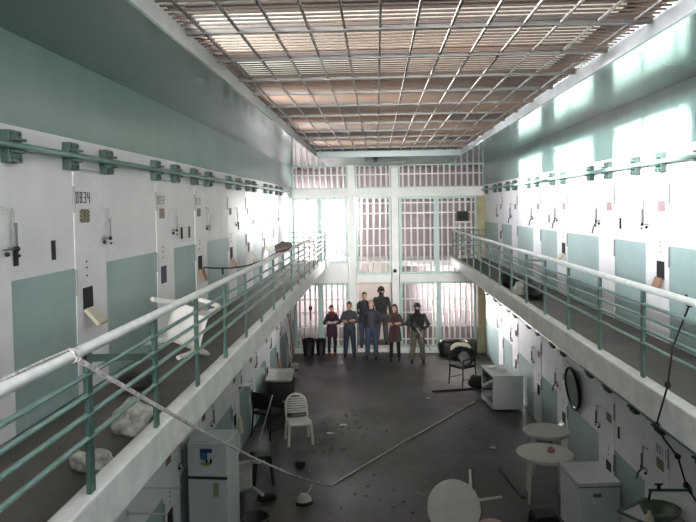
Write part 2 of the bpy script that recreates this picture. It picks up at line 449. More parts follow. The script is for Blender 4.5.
door('R', 1, R_DOORS[3], 'open_tan', None, None, 'pink', 1)
door('R', 1, R_DOORS[4], None, None, None, 'grey', 1)
door('R', 1, R_DOORS[5], None, None, None, 'grey', 1)
door('R', 1, R_DOORS[6], 'shut', None, None, 'grey')
door('R', 0, R_DOORS[1], None, '0811', None, 'yellow', 1)
door('R', 0, R_DOORS[2], 'hole')
door('R', 0, R_DOORS[3], 'open_tan', None, None, 'grey', 1)
door('R', 0, R_DOORS[4], 'hole')
door('R', 0, R_DOORS[5], 'open_brown')
door('R', 0, R_DOORS[6], None)
# observation slits in the walls
b = B()
for y in (4.59, 5.14, 8.6, 8.95, 12.2): b.box(XL, XL + 0.012, y - 0.025, y + 0.025, 3.98, 4.13)
for y in (8.95, 9.95, 12.6): b.box(XR - 0.012, XR, y - 0.02, y + 0.02, 4.02, 4.16)
for y in (9.0,): b.box(XR - 0.012, XR, y - 0.02, y + 0.02, 1.25, 1.40)
struct(b.build('trim_6', BLACK))

# ------------------------------------------------------------------ locking bars
def lockbar(label, side, z, ys, y0, y1):
    out = 1 if side == 'L' else -1; X = XL if side == 'L' else XR
    t = thing('locking_bar', label, 'locking bar', (X, 0, z))
    b = B(); b.cyl((out * 0.075, y0, 0), (out * 0.075, y1, 0), 0.025, n=12)
    b.build('bar', BARG, t)
    b = B(); b.box(0, out * 0.065, -0.085, 0.085, -0.115, 0.105); b.box(out * 0.065, out * 0.11, -0.07, 0.07, 0.03, 0.05); b.box(out * 0.065, out * 0.11, -0.07, 0.07, -0.05, -0.03)
    for a in (-0.05, 0.05):
        for c in (-0.085, 0.08): b.cyl((out * 0.065, a, c), (out * 0.078, a, c), 0.012, n=6)
    p = b.build('bracket', LOCKG, t, loc=(0, ys[0], 0), bev=0.004)
    for y in ys[1:]:
        c = p.copy(); COL.objects.link(c); c.parent = t; c.location = (0, y, 0)
    return t
LBY = [4.53, 5.43, 6.16, 7.55, 8.3, 9.17, 9.96, 11.3, 12.12, 13.01, 13.7, 15.11, 15.89, 16.84, 17.54]
RBY = [6.64, 7.63, 8.37, 9.32, 10.11, 11.56, 12.23, 13.42, 14.15, 15.55, 16.36, 17.4, 18.12, 19.49]
lockbar('long green locking bar with square brackets above the upper left cell doors', 'L', 4.80, LBY, 0.0, 19.2)
lockbar('long green locking bar with square brackets above the upper right cell doors', 'R', 4.80, RBY, 0.0, 20.0)
lockbar('green locking bar with brackets under the right walkway', 'R', 1.90, RBY, 2.0, 19.6)
lockbar('green locking bar with brackets under the left walkway', 'L', 1.90, LBY[2:], 2.0, 19.2)

# ------------------------------------------------------------------ railings
def railing(label, X, wallx, posts, y0, yend, brace):
    t = thing('guard_railing', label, 'railing', (X, 0, 2.90))
    b = B(); b.cyl((0, y0, 0.75), (0, yend, 0.75), 0.029, n=14); b.build('handrail', HAND, t)
    for z in (0.29, 0.41, 0.51, 0.615):
        b = B(); b.cyl((0, y0, z), (0, yend, z), 0.0145, n=8); b.build('rail', BARG, t)
    b = B(); b.box(-0.012, 0.012, -0.032, 0.032, 0.0, 0.735)
    p = b.build('post', POST, t, loc=(0, posts[0], 0), bev=0.003)
    for y in posts[1:]:
        c = p.copy(); COL.objects.link(c); c.parent = t; c.location = (0, y, 0)
    for z in (0.30, 0.45, 0.60, 0.75):
        b = B(); b.cyl((0, yend - 0.03, z), (wallx - X, yend - 0.03, z), 0.016, n=8); b.build('end_rail', BARG, t)
    for (ya, za, yb_, zb) in brace:
        b = B(); b.bar((0.0, ya, za), (0.0, yb_, zb), 0.02, 0.04); b.build('brace', POST, t)
    return t
LP = [2.35 + 1.045 * k for k in range(-5, 17)] + [19.78]
RP = [5.71 + 1.10 * k for k in range(-8, 13)] + [19.78]
railing('pale green guard railing with white handrail along the left upper walkway', -1.49, XL, LP, Y0, 19.8, [(3.39, 0.70, 4.43, 0.48), (14.9, 0.70, 17.0, 0.62)])
railing('pale green guard railing with white handrail along the right upper walkway', 2.20, XR, RP, Y0, 19.8, [(9.0, 0.71, 10.1, 0.64)])

# ------------------------------------------------------------------ people
def M3(a): return a
SKIN = mat('skin', (196, 150, 128), 0.5, 0.05, 12)
SKIN2 = mat('lighter skin', (222, 180, 160), 0.5, 0.05, 12)
HAIRD = mat('dark hair', (30, 24, 22), 0.5, 0.2, 40)
EYE = mat('eye white', (230, 228, 224), 0.3, 0.02, 10); LIPS = mat('lips', (160, 92, 84), 0.5, 0.05, 10)
def hand(b, w, d, nrm, s, curl=0.5, r=1.0):
    """palm, four unequal bent fingers and a thumb; w wrist, d direction, nrm palm side"""
    w = Vector(w); d = Vector(d).normalized(); nrm = Vector(nrm); nrm = (nrm - d * nrm.dot(d)).normalized(); a = d.cross(nrm).normalized()
    k = s * r
    c = w + d * 0.05 * k
    M = Matrix((a, d, nrm)).transposed()
    b.ell(c, (0.042 * k, 0.055 * k, 0.018 * k), 0, 10, 8, M)
    for i, (off, ln) in enumerate(((-0.030, 0.066), (-0.010, 0.076), (0.010, 0.071), (0.030, 0.056))):
        p = c + a * off * k + d * 0.045 * k; dr = (d + nrm * 0.25 * curl).normalized()
        for j in range(3):
            q = p + dr * ln * k * (0.45, 0.32, 0.23)[j]
            b.cap(p, q, (0.0095 - 0.001 * j) * k, (0.0088 - 0.001 * j) * k, 7)
            p = q; dr = (dr * math.cos(curl * 0.9) + nrm * math.sin(curl * 0.9)).normalized()
    p = w + d * 0.025 * k - a * 0.034 * k
    q = p + (d * 0.6 - a * 0.75 + nrm * 0.35).normalized() * 0.036 * k
    b.cap(p, q, 0.0115 * k, 0.0105 * k, 7); b.cap(q, q + (d * 0.85 - a * 0.1 + nrm * 0.5).normalized() * 0.032 * k, 0.0105 * k, 0.009 * k, 7)

POSES = {   # right elbow, right wrist, left elbow, left wrist  (1.75 m figure, facing -y)
    'crossed': ((-0.27, -0.07, 1.14), (0.05, -0.225, 1.19), (0.27, -0.07, 1.13), (-0.06, -0.20, 1.15)),
    'behind': ((-0.29, 0.06, 1.15), (-0.09, 0.165, 0.97), (0.29, 0.06, 1.15), (0.09, 0.165, 0.96)),
    'down': ((-0.265, 0.03, 1.14), (-0.27, -0.05, 0.88), (0.265, 0.03, 1.14), (0.27, -0.05, 0.88)),
    'rifle': ((-0.33, -0.03, 1.15), (-0.06, -0.26, 1.10), (0.33, -0.05, 1.13), (0.11, -0.29, 0.98)),
    'front': ((-0.26, -0.05, 1.13), (-0.07, -0.20, 1.16), (0.26, -0.05, 1.13), (0.07, -0.21, 1.17)),
}
def person(loc, yaw, h, label, pose, top, legs, shoe, hair='short', skin=SKIN, coat=None, female=False, stance=0.11, extra=None, headturn=0.0, wide=1.0, group=None):
    s = h / 1.75
    t = thing('person', label, 'person', loc, yaw)
    V = lambda x, y, z: Vector((x * s, y * s, z * s))
    sw = (0.138 if female else 0.158) * wide
    re, rw, le, lw = [V(*p) for p in POSES[pose]]
    sh = {-1: V(-sw, 0.01, 1.385), 1: V(sw, 0.01, 1.385)}
    hip = {k: V(k * 0.085, 0.0, 0.92) for k in (-1, 1)}; kn = {k: V(k * (0.06 + stance * 0.4), -0.02, 0.50) for k in (-1, 1)}; an = {k: V(k * stance, 0.02, 0.085) for k in (-1, 1)}
    HR = Matrix.Translation(V(0, -0.01, 1.62)) @ Matrix.Rotation(headturn, 4, 'Z')
    def head_local(b):
        q = B()
        q.loft([(0, -0.035 * s, -0.115 * s, 0.022 * s, 0.022 * s), (0, -0.03 * s, -0.10 * s, 0.045 * s, 0.05 * s), (0, -0.018 * s, -0.06 * s, 0.062 * s, 0.075 * s), (0, -0.008 * s, -0.01 * s, 0.072 * s, 0.088 * s),
                (0, 0.004 * s, 0.04 * s, 0.074 * s, 0.094 * s), (0, 0.008 * s, 0.085 * s, 0.063 * s, 0.080 * s), (0, 0.01 * s, 0.115 * s, 0.036 * s, 0.046 * s), (0, 0.01 * s, 0.125 * s, 0.008 * s, 0.01 * s)], n=16)
        q.cap((0, -0.085 * s, 0.01 * s), (0, -0.108 * s, -0.03 * s), 0.010 * s, 0.015 * s, 8)
        q.ell((0, -0.082 * s, -0.066 * s), (0.026 * s, 0.014 * s, 0.010 * s), 0, 10, 6)
        for k in (-1, 1): q.ell((k * 0.076 * s, 0.012 * s, -0.01 * s), (0.012 * s, 0.02 * s, 0.032 * s), 0, 8, 6)
        q.xf(HR); o = len(b.v); b.v += q.v; b.f += [[i + o for i in f] for f in q.f]; b.m += q.m; b.sm += q.sm
    # one continuous body
    b = B(); head_local(b)
    b.cap(V(0, 0.005, 1.44), V(0, -0.005, 1.54), 0.058 * s, 0.052 * s)
    tw = 0.88 if female else 1.0
    b.loft([(0, 0, 0.86 * s, 0.13 * s, 0.10 * s), (0, 0, 0.96 * s, 0.155 * s, 0.11 * s), (0, 0, 1.08 * s, 0.13 * s * tw, 0.095 * s), (0, 0, 1.22 * s, 0.15 * s * tw, 0.108 * s), (0, 0, 1.34 * s, 0.165 * s * tw, 0.112 * s), (0, 0, 1.43 * s, 0.14 * s, 0.085 * s), (0, 0, 1.475 * s, 0.07 * s, 0.06 * s)])
    for k, e, w in ((-1, re, rw), (1, le, lw)):
        b.cap(sh[k], e, 0.052 * s, 0.042 * s); b.cap(e, w, 0.040 * s, 0.028 * s)
        b.cap(hip[k], kn[k], 0.082 * s, 0.056 * s); b.cap(kn[k], an[k], 0.054 * s, 0.038 * s); b.cap(an[k], an[k] + V(0, -0.10, -0.045), 0.036 * s, 0.028 * s)
    if pose == 'crossed': hd = {-1: (1, -0.05, 0.1), 1: (-1, 0.25, 0.1)}; nn = {-1: (0, 1, 0), 1: (0, 1, 0)}
    elif pose == 'behind': hd = {-1: (0.6, 0.1, -0.7), 1: (-0.6, 0.1, -0.7)}; nn = {-1: (0, -1, 0), 1: (0, 1, 0)}
    elif pose == 'rifle': hd = {-1: (0.7, -0.2, -0.2), 1: (0.1, -0.3, -0.7)}; nn = {-1: (0.3, -0.2, -1), 1: (-0.6, 0, 0)}
    elif pose == 'front': hd = {-1: (1, -0.1, 0.2), 1: (-1, -0.1, 0.2)}; nn = {-1: (0, 1, 0), 1: (0, 1, 0)}
    else: hd = {-1: (0, -0.15, -1), 1: (0, -0.15, -1)}; nn = {-1: (1, 0, 0), 1: (-1, 0, 0)}
    for k, w in ((-1, rw), (1, lw)): hand(b, w, hd[k], nn[k], s, 0.75 if pose == 'rifle' else 0.45)
    b.build('body', skin, t, vox=0.0095)
    # face
    for k in (-1, 1):
        q = B(); q.ell((k * 0.031 * s, -0.082 * s, 0.012 * s), (0.014 * s, 0.008 * s, 0.007 * s), 0, 10, 6); q.ell((k * 0.031 * s, -0.0895 * s, 0.012 * s), (0.006 * s, 0.003 * s, 0.006 * s), 1, 8, 6); q.xf(HR); q.build('eye', [EYE, HAIRD], t)
        q = B(); q.bar((k * 0.014 * s, -0.091 * s, 0.032 * s), (k * 0.05 * s, -0.082 * s, 0.035 * s), 0.008 * s, 0.008 * s); q.xf(HR); q.build('eyebrow', HAIRD, t)
    q = B(); q.ell((0, -0.093 * s, -0.066 * s), (0.024 * s, 0.006 * s, 0.006 * s), 0, 10, 6); q.xf(HR); q.build('mouth', LIPS, t)
    # trousers
    b = B()
    b.loft([(0, 0, 0.84 * s, 0.15 * s, 0.115 * s), (0, 0, 0.94 * s, 0.168 * s, 0.122 * s), (0, 0, 1.02 * s, 0.155 * s, 0.115 * s)])
    lr = 0.92 if female else 1.2
    for k in (-1, 1):
        b.cap(hip[k], kn[k], 0.094 * s * lr, 0.068 * s * lr); b.cyl(kn[k], an[k] + V(0, 0, 0.0), 0.068 * s * lr, 0.056 * s * lr); b.ell(kn[k], 0.068 * s * lr)
    b.build('trousers', legs, t, vox=0.014)
    for k in (-1, 1):
        q = B(); a = an[k]; x = a.x
        q.loft([(x, a.y - 0.06 * s, 0.0, 0.048 * s, 0.13 * s), (x, a.y - 0.06 * s, 0.035 * s, 0.046 * s, 0.128 * s), (x, a.y - 0.03 * s, 0.075 * s, 0.04 * s, 0.085 * s), (x, a.y, 0.115 * s, 0.042 * s, 0.05 * s)], n=14)
        q.build('shoe', shoe, t)
    # top
    b = B(); g2 = 1.12
    lowz = 0.92 if not coat else coat[0]
    rings = [(0, 0, 0.97 * s, 0.176 * s, 0.128 * s), (0, 0, 1.08 * s, 0.156 * s * (tw + .05), 0.116 * s), (0, 0, 1.22 * s, 0.172 * s * tw, 0.124 * s), (0, 0, 1.34 * s, 0.192 * s * tw, 0.126 * s), (0, 0, 1.41 * s, 0.165 * s * tw, 0.105 * s), (0, 0, 1.455 * s, 0.105 * s, 0.08 * s), (0, 0, 1.495 * s, 0.062 * s, 0.064 * s)]
    if coat: rings = [(0, 0.0, lowz * s, coat[1] * s, coat[2] * s), (0, 0, (lowz + 0.97) / 2 * s, (coat[1] + 0.18) / 2 * s, (coat[2] + 0.128) / 2 * s)] + rings
    else: rings = [(0, 0, lowz * s, 0.178 * s, 0.13 * s)] + rings
    rings = [(a, c, z, rx * (0.94 + 0.06 * wide), ry * (0.9 + 0.1 * wide)) for a, c, z, rx, ry in rings]
    b.loft(rings)
    for k, e, w in ((-1, re, rw), (1, le, lw)):
        b.cap(sh[k], e, 0.066 * s, 0.052 * s); b.cyl(e, e.lerp(w, 0.93), 0.051 * s, 0.04 * s)
    b.build('jacket' if coat is None or not female else 'coat', top, t, vox=0.014)
    # hair or headgear
    if hair == 'short':
        q = B(); q.loft([(0, 0.035 * s, 0.0 * s, 0.078 * s, 0.072 * s), (0, 0.022 * s, 0.045 * s, 0.082 * s, 0.088 * s), (0, 0.008 * s, 0.088 * s, 0.072 * s, 0.092 * s), (0, 0.01 * s, 0.122 * s, 0.045 * s, 0.058 * s), (0, 0.01 * s, 0.136 * s, 0.01 * s, 0.012 * s)]); q.xf(HR); q.build('hair', HAIRD, t, vox=0.01)
    elif hair == 'grey':
        q = B(); q.loft([(0, 0.04 * s, 0.0 * s, 0.074 * s, 0.065 * s), (0, 0.03 * s, 0.05 * s, 0.079 * s, 0.08 * s), (0, 0.018 * s, 0.09 * s, 0.066 * s, 0.08 * s), (0, 0.015 * s, 0.125 * s, 0.035 * s, 0.045 * s)]); q.xf(HR); q.build('hair', mat('light brown hair', (120, 92, 76), 0.5, 0.1, 40), t, vox=0.01)
    elif hair == 'long':
        q = B(); q.loft([(0, 0.065 * s, -0.30 * s, 0.075 * s, 0.03 * s), (0, 0.06 * s, -0.18 * s, 0.105 * s, 0.045 * s), (0, 0.045 * s, -0.06 * s, 0.098 * s, 0.06 * s), (0, 0.028 * s, 0.03 * s, 0.09 * s, 0.085 * s), (0, 0.012 * s, 0.09 * s, 0.078 * s, 0.095 * s), (0, 0.012 * s, 0.125 * s, 0.045 * s, 0.06 * s), (0, 0.012 * s, 0.138 * s, 0.01 * s, 0.012 * s)])
        for k in (-1, 1): q.cap((k * 0.078 * s, -0.01 * s, 0.04 * s), (k * 0.095 * s, -0.045 * s, -0.26 * s), 0.026 * s, 0.03 * s)
        q.xf(HR); q.build('hair', HAIRD, t, vox=0.01)
    elif hair == 'bun':
        q = B(); q.loft([(0, 0.045 * s, -0.03 * s, 0.07 * s, 0.06 * s), (0, 0.028 * s, 0.03 * s, 0.082 * s, 0.085 * s), (0, 0.012 * s, 0.085 * s, 0.076 * s, 0.095 * s), (0, 0.012 * s, 0.13 * s, 0.035 * s, 0.045 * s)]); q.ell((0, 0.11 * s, 0.02 * s), 0.05 * s); q.xf(HR); q.build('hair', HAIRD, t, vox=0.01)
    elif hair in ('helmet', 'bush'):
        K = mat('black knit', (24, 24, 27), 0.8, 0.1, 30)
        q = B(); q.loft([(0, -0.01 * s, -0.16 * s, 0.085 * s, 0.09 * s), (0, -0.02 * s, -0.1 * s, 0.07 * s, 0.085 * s), (0, -0.012 * s, -0.05 * s, 0.078 * s, 0.098 * s), (0, -0.006 * s, -0.012 * s, 0.083 * s, 0.099 * s), (0, 0.002 * s, -0.006 * s, 0.07 * s, 0.085 * s)]); q.xf(HR); q.build('balaclava', K, t, vox=0.01)
        q = B()
        if hair == 'helmet':
            q.loft([(0, 0.02 * s, 0.015 * s, 0.105 * s, 0.118 * s), (0, 0.012 * s, 0.06 * s, 0.108 * s, 0.128 * s), (0, 0.01 * s, 0.115 * s, 0.09 * s, 0.11 * s), (0, 0.01 * s, 0.15 * s, 0.055 * s, 0.065 * s), (0, 0.01 * s, 0.165 * s, 0.01 * s, 0.01 * s)])
            for k in (-1, 1): q.ell((k * 0.098 * s, 0.02 * s, 0.0), (0.02 * s, 0.05 * s, 0.045 * s))
            q.xf(HR); q.build('helmet', BLKP, t, vox=0.012)
            q = B(); q.ell((0, -0.105 * s, 0.07 * s), (0.075 * s, 0.035 * s, 0.032 * s)); q.xf(HR); q.build('goggles', GLASSD, t)
        else:
            q.loft([(0, 0, 0.03 * s, 0.135 * s, 0.15 * s), (0, 0, 0.045 * s, 0.13 * s, 0.145 * s), (0, 0.005 * s, 0.055 * s, 0.095 * s, 0.115 * s), (0, 0.005 * s, 0.13 * s, 0.085 * s, 0.10 * s), (0, 0.005 * s, 0.15 * s, 0.05 * s, 0.06 * s)]); q.xf(HR); q.build('hat', mat('dark green cloth', (40, 44, 40), 0.8, 0.15, 20), t, vox=0.011)
    if extra: extra(t, s, V)
    return t
DK = mat('dark grey jacket', (44, 48, 54), 0.75, 0.12, 14); JEAN = mat('blue jeans', (62, 72, 96), 0.8, 0.15, 20); JEAND = mat('dark jeans', (46, 52, 68), 0.8, 0.15, 20)
GRYJ = mat('slate grey jacket', (62, 64, 70), 0.75, 0.12, 14); MAR = mat('maroon cloth', (78, 34, 48), 0.8, 0.12, 14); BLKC = mat('black cloth', (15, 14, 16), 0.8, 0.1, 20)
BRNC = mat('brown coat cloth', (74, 60, 52), 0.8, 0.15, 14); OLV = mat('olive drab cloth', (104, 98, 80), 0.85, 0.2, 9, rgb2=(70, 70, 54)); TACT = mat('black tactical cloth', (28, 31, 30), 0.8, 0.15, 14)
PURP = mat('dark purple cloth', (62, 30, 54), 0.8, 0.12, 14)
SHB = mat('black leather', (18, 17, 17), 0.4, 0.1, 10); SHR = mat('reddish brown leather', (140, 62, 56), 0.5, 0.1, 10)

def w1_extra(t, s, V):
    b = B(); b.cap(V(-0.11, -0.215, 1.19), V(-0.02, -0.235, 1.17), 0.045 * s, 0.04 * s); b.cap(V(0.10, -0.215, 1.19), V(0.05, -0.235, 1.18), 0.042 * s, 0.04 * s); b.build('pale_cuffs', mat('pale knit', (196, 184, 182), 0.8, 0.1, 20), t, vox=0.012)
    b = B(); b.loft([(0, 0, 0.66 * s, 0.2 * s, 0.16 * s), (0, 0, 0.9 * s, 0.185 * s, 0.143 * s), (0, 0, 1.10 * s, 0.163 * s, 0.128 * s)]); b.build('tunic', PURP, t, vox=0.014)
    b = B(); b.cap(V(-0.07, -0.05, 1.50), V(0.07, -0.06, 1.47), 0.05 * s, 0.055 * s); b.cap(V(0.02, -0.10, 1.46), V(0.0, -0.125, 1.32), 0.05 * s, 0.04 * s); b.build('scarf', mat('dark red scarf', (118, 44, 46), 0.85, 0.12, 18), t, vox=0.012)
person((-1.36, 19.85, 0), 0.15, 1.49, 'woman in dark purple tunic and black leggings, leftmost standing figure beside the bins', 'crossed', mat('dark top', (34, 26, 36), 0.8, 0.1, 14), BLKC, SHR, 'bun', SKIN, None, True, 0.10, w1_extra, 0.5)
person((-0.83, 19.62, 0), -0.05, 1.62, 'man with arms crossed in slate grey top and jeans, in front of white bars', 'crossed', GRYJ, JEAND, SHB, 'short', SKIN, None, False, 0.14)
person((-0.40, YB + 0.22, 0.12), 0.0, 1.68, 'man in dark shirt and jeans standing at left inside the doorway', 'behind', DK, JEAN, SHB, 'short', SKIN)
def m4_extra(t, s, V):
    b = B(); b.loft([(0, 0, 1.05 * s, 0.185 * s, 0.15 * s), (0, 0, 1.2 * s, 0.20 * s, 0.165 * s), (0, 0, 1.38 * s, 0.195 * s, 0.155 * s), (0, 0, 1.44 * s, 0.15 * s, 0.11 * s)])
    for k in (-0.11, 0, 0.11): b.box(k * s - 0.045 * s, k * s + 0.045 * s, -0.20 * s, -0.13 * s, 1.1 * s, 1.24 * s)
    b.build('vest', TACT, t, vox=0.014)
person((0.11, YB + 0.72, 0.12), 0.15, 1.76, 'guard in black helmet and vest standing at right inside the doorway', 'down', TACT, mat('dark grey trousers', (74, 72, 76), 0.8, 0.15, 14), SHB, 'helmet', SKIN, None, False, 0.14, m4_extra, 0.2, 1.15)
person((-0.19, 19.35, 0), 0.0, 1.70, 'man in dark jacket and blue jeans, hands behind back, centre of the group', 'behind', mat('dark slate jacket', (50, 54, 62), 0.6, 0.15, 12), JEAN, SHB, 'grey', SKIN2, None, False, 0.13, None, 0, 1.08)
def w6_extra(t, s, V):
    b = B(); b.loft([(0, -0.10 * s, 0.66 * s, 0.085 * s, 0.09 * s), (0, -0.075 * s, 0.95 * s, 0.08 * s, 0.075 * s), (0, -0.07 * s, 1.2 * s, 0.07 * s, 0.072 * s), (0, -0.07 * s, 1.40 * s, 0.06 * s, 0.055 * s)]); b.build('dress', MAR, t, vox=0.014)
person((0.47, 19.15, 0), -0.1, 1.60, 'long-haired woman in brown coat over maroon, arms crossed, beside the armed guard', 'crossed', BRNC, BLKC, SHB, 'long', SKIN, (0.60, 0.215, 0.165), True, 0.12, w6_extra, 0.0)
def s7_extra(t, s, V):
    b = B(); b.loft([(0, 0, 1.02 * s, 0.185 * s, 0.155 * s), (0, -0.01 * s, 1.2 * s, 0.21 * s, 0.175 * s), (0, 0, 1.38 * s, 0.20 * s, 0.155 * s), (0, 0, 1.44 * s, 0.15 * s, 0.11 * s)])
    for k in (-0.11, 0, 0.11): b.box(k * s - 0.045 * s, k * s + 0.045 * s, -0.21 * s, -0.14 * s, 1.06 * s, 1.2 * s)
    b.build('vest', BLKC, t, vox=0.014)
    b = B(); b.loft([(0, 0, 0.97 * s, 0.182 * s, 0.135 * s), (0, 0, 1.02 * s, 0.182 * s, 0.135 * s)]); b.build('belt', BLKP, t)
s7 = person((1.09, 18.85, 0), 0.05, 1.66, 'guard in olive trousers, dark hat and face mask holding a rifle', 'rifle', mat('dark olive jacket', (46, 54, 46), 0.8, 0.2, 9), OLV, SHB, 'bush', SKIN, None, False, 0.17, s7_extra, -0.1, 1.2)
r = thing('rifle', 'black rifle held muzzle down across the olive trousered guard', 'rifle', (1.09, 18.85, 0), 0.05)
P0, P1 = Vector((-0.13, -0.305, 1.17)), Vector((0.31, -0.33, 0.42))
dd = (P1 - P0).normalized()
b = B(); b.bar(P0 + dd * 0.16, P0 + dd * 0.52, 0.035, 0.06, up=(1, 0, 0.6)); b.build('receiver', GREYM, r, bev=0.006)
b = B(); b.bar(P0 - dd * 0.02, P0 + dd * 0.18, 0.032, 0.10, up=(1, 0, 0.6)); b.build('stock', BLKP, r, bev=0.008)
b = B(); b.cyl(P0 + dd * 0.5, P1, 0.011, n=8); b.cyl(P1 - dd * 0.04, P1 + dd * 0.01, 0.015, n=8); b.build('barrel', GREYM, r)
b = B(); b.cyl(P0 + dd * 0.45, P0 + dd * 0.68, 0.024, n=8); b.build('handguard', BLKP, r)
b = B(); b.bar(P0 + dd * 0.34, P0 + dd * 0.34 + Vector((-0.12, 0.0, -0.10)), 0.026, 0.055, up=(0, 1, 0)); b.build('magazine', BLKM, r, bev=0.004)

# ------------------------------------------------------------------ bins and bags at the back
def bin_(label, loc, r, h, group):
    t = thing('waste_bin', label, 'bin', loc, 0, group)
    b = B(); b.loft([(0, 0, 0, r * .8, r * .8), (0, 0, h, r, r), (0, 0, h, r * .93, r * .93), (0, 0, 0.03, r * .74, r * .74)], n=24); b.build('bucket', BLKP, t)
    b = B(); b.loft([(0, 0, h - .05, r * 1.0, r * 1.0), (0, 0, h - .05, r * 1.06, r * 1.06), (0, 0, h, r * 1.06, r * 1.06), (0, 0, h, r * .95, r * .95)], n=24, caps=False); b.build('rim', BLKP, t)
    return t
bin_('larger black waste bin in front of the barred gate on the left', (-2.05, 19.8, 0), 0.19, 0.5, 'black bins')
bin_('smaller black waste bin at the feet of the woman in purple', (-1.70, 19.95, 0), 0.155, 0.47, 'black bins')
b = lumpy((0, 0, 0.23), (0.34, 0.22, 0.27), 0.08, 3, 30, 20, 0.6); tag(b.build('rubbish_bag', BLKP, loc=(2.08, 19.7, 0)), 'boxy black rubbish bag beside the armed guard, against the bars', 'bag', 'black bags by the bars')
b = lumpy((0, 0, 0.22), (0.19, 0.19, 0.26), 0.08, 5, 30, 20, 0.5); tag(b.build('rubbish_bag', BLKP, loc=(2.68, 19.7, 0)), 'black rubbish bag behind the black armchair, nearest the right wall', 'bag', 'black bags by the bars')

# ------------------------------------------------------------------ chairs
def garden_chair(label, loc, rz, M_, arms, group=None, rot=None):
    t = thing('garden_chair', label, 'chair', loc, rz, group, rot)
    b = B()                                    # seat, front faces -y
    vs = []; nx, ny = 9, 9
    for sg in (0, 1):
        for j in range(ny):
            for i in range(nx):
                u = i / (nx - 1) * 2 - 1; v = j / (ny - 1) * 2 - 1
                z = 0.43 - 0.018 * (1 - u * u) - 0.02 * (v + 1) / 2 - (0.03 * max(0, -v - 0.7) / 0.3) - 0.025 * sg
                vs.append((u * (0.215 - 0.02 * (v + 1) / 2), v * 0.21, z))
    fs = []; K = nx * ny
    for j in range(ny - 1):
        for i in range(nx - 1):
            a = j * nx + i; fs.append((a, a + 1, a + nx + 1, a + nx)); fs.append((K + a, K + a + nx, K + a + nx + 1, K + a + 1))
    ed = [i for i in range(nx)] + [j * nx + nx - 1 for j in range(1, ny)] + [(ny - 1) * nx + i for i in range(nx - 2, -1, -1)] + [j * nx for j in range(ny - 2, 0, -1)]
    for k in range(len(ed)):
        a, c = ed[k], ed[(k + 1) % len(ed)]; fs.append((c, a, K + a, K + c))
    b.add(vs, fs, 0, True); b.build('seat', M_, t)
    b = B()
    def bp(u, z): return Vector((u, 0.20 + (z - 0.42) * 0.26 + 0.02 - 0.03 * u * u / 0.04 * 0.3, z))
    fr = []
    for k in range(17):
        a = PI * k / 16; x = -0.205 * math.cos(a); z = 0.42 + 0.40 * (math.sin(a) ** 0.45)
        fr.append(bp(x, z))
    b.tube(fr, 0.02, 8)
    for k in range(7):
        z = 0.50 + 0.042 * k; hw = 0.185 if z < 0.72 else 0.16
        b.bar(bp(-hw, z), bp(hw, z), 0.012, 0.028)
    b.build('backrest', M_, t)
    for sx in (-1, 1):
        for sy in (-1, 1):
            q = B(); top = Vector((sx * 0.195, sy * 0.185, 0.415)); bot = Vector((sx * 0.225, sy * 0.225, 0.0))
            q.bar(bot, top, 0.045, 0.022, up=(0, 1, 0)); q.bar(bot, top, 0.022, 0.045, up=(0, 1, 0)); q.build('leg', M_, t)
    if arms:
        for sx in (-1, 1):
            q = B(); q.tube([(sx * 0.215, -0.19, 0.42), (sx * 0.25, -0.2, 0.6), (sx * 0.255, -0.15, 0.645), (sx * 0.25, 0.1, 0.66), (sx * 0.2, 0.24, 0.68)], [0.018, 0.02, 0.028, 0.026, 0.018], 8); q.build('armrest', M_, t)
    return t
garden_chair('white slatted plastic chair standing alone on the dark floor', (-1.50, 12.45, 0), 0.28, WPL, False)
def rest(t, cx, cy, z, dist=0):
    bpy.context.view_layer.update()
    ps = [t.matrix_world @ o.matrix_local @ Vector(v.co) for o in t.children for v in o.data.vertices]
    lo = [min(p[i] for p in ps) for i in range(3)]; hi = [max(p[i] for p in ps) for i in range(3)]
    t.location.x += cx - (lo[0] + hi[0]) / 2; t.location.y += cy - (lo[1] + hi[1]) / 2; t.location.z += z - lo[2]
c2 = garden_chair('broken white plastic armchair tipped over on the left upper walkway', (-1.98, 7.2, T2), 0, mat('scuffed white plastic', (222, 220, 214), 0.4, 0.08, 6), True, rot=(Matrix.Rotation(1.25, 3, 'Z') @ Matrix.Rotation(0.25, 3, 'X') @ Matrix.Rotation(1.7, 3, 'Y')).to_euler())
rest(c2, -1.98, 6.85, T2 + 0.004)
c3 = garden_chair('white plastic chair toppled on the floor beside the fridge', (-2.0, 9.75, 0), 0, WPLD, False, rot=(Matrix.Rotation(0.5, 3, 'Z') @ Matrix.Rotation(-1.75, 3, 'X')).to_euler())
rest(c3, -2.02, 9.7, 0.003)

def metal_chair(label, loc, rz, arms=True):
    t = thing('metal_chair', label, 'chair', loc, rz)
    b = B(); b.box(-0.22, 0.22, -0.22, 0.2, 0.42, 0.48); b.build('seat', BLKC, t, bev=0.02)
    b = B(); b.box(-0.21, 0.21, 0.20, 0.25, 0.55, 0.86); b.build('backrest', BLKC, t, bev=0.02)
    for sx in (-1, 1):
        q = B(); q.tube([(sx * 0.23, -0.24, 0), (sx * 0.22, -0.21, 0.43)], 0.016, 8); q.build('leg', BLKM, t)
        q = B(); q.tube([(sx * 0.23, 0.26, 0), (sx * 0.22, 0.2, 0.43), (sx * 0.2, 0.225, 0.84)], 0.016, 8); q.build('leg', BLKM, t)
        q = B(); q.tube([(sx * 0.228, -0.23, 0.16), (sx * 0.228, 0.24, 0.16)], 0.01, 6); q.build('stretcher', BLKM, t)
        if arms:
            q = B(); q.tube([(sx * 0.225, -0.21, 0.43), (sx * 0.235, -0.22, 0.63), (sx * 0.24, 0.0, 0.66), (sx * 0.22, 0.21, 0.66)], 0.02, 8); q.build('armrest', BLKP, t)
    return t
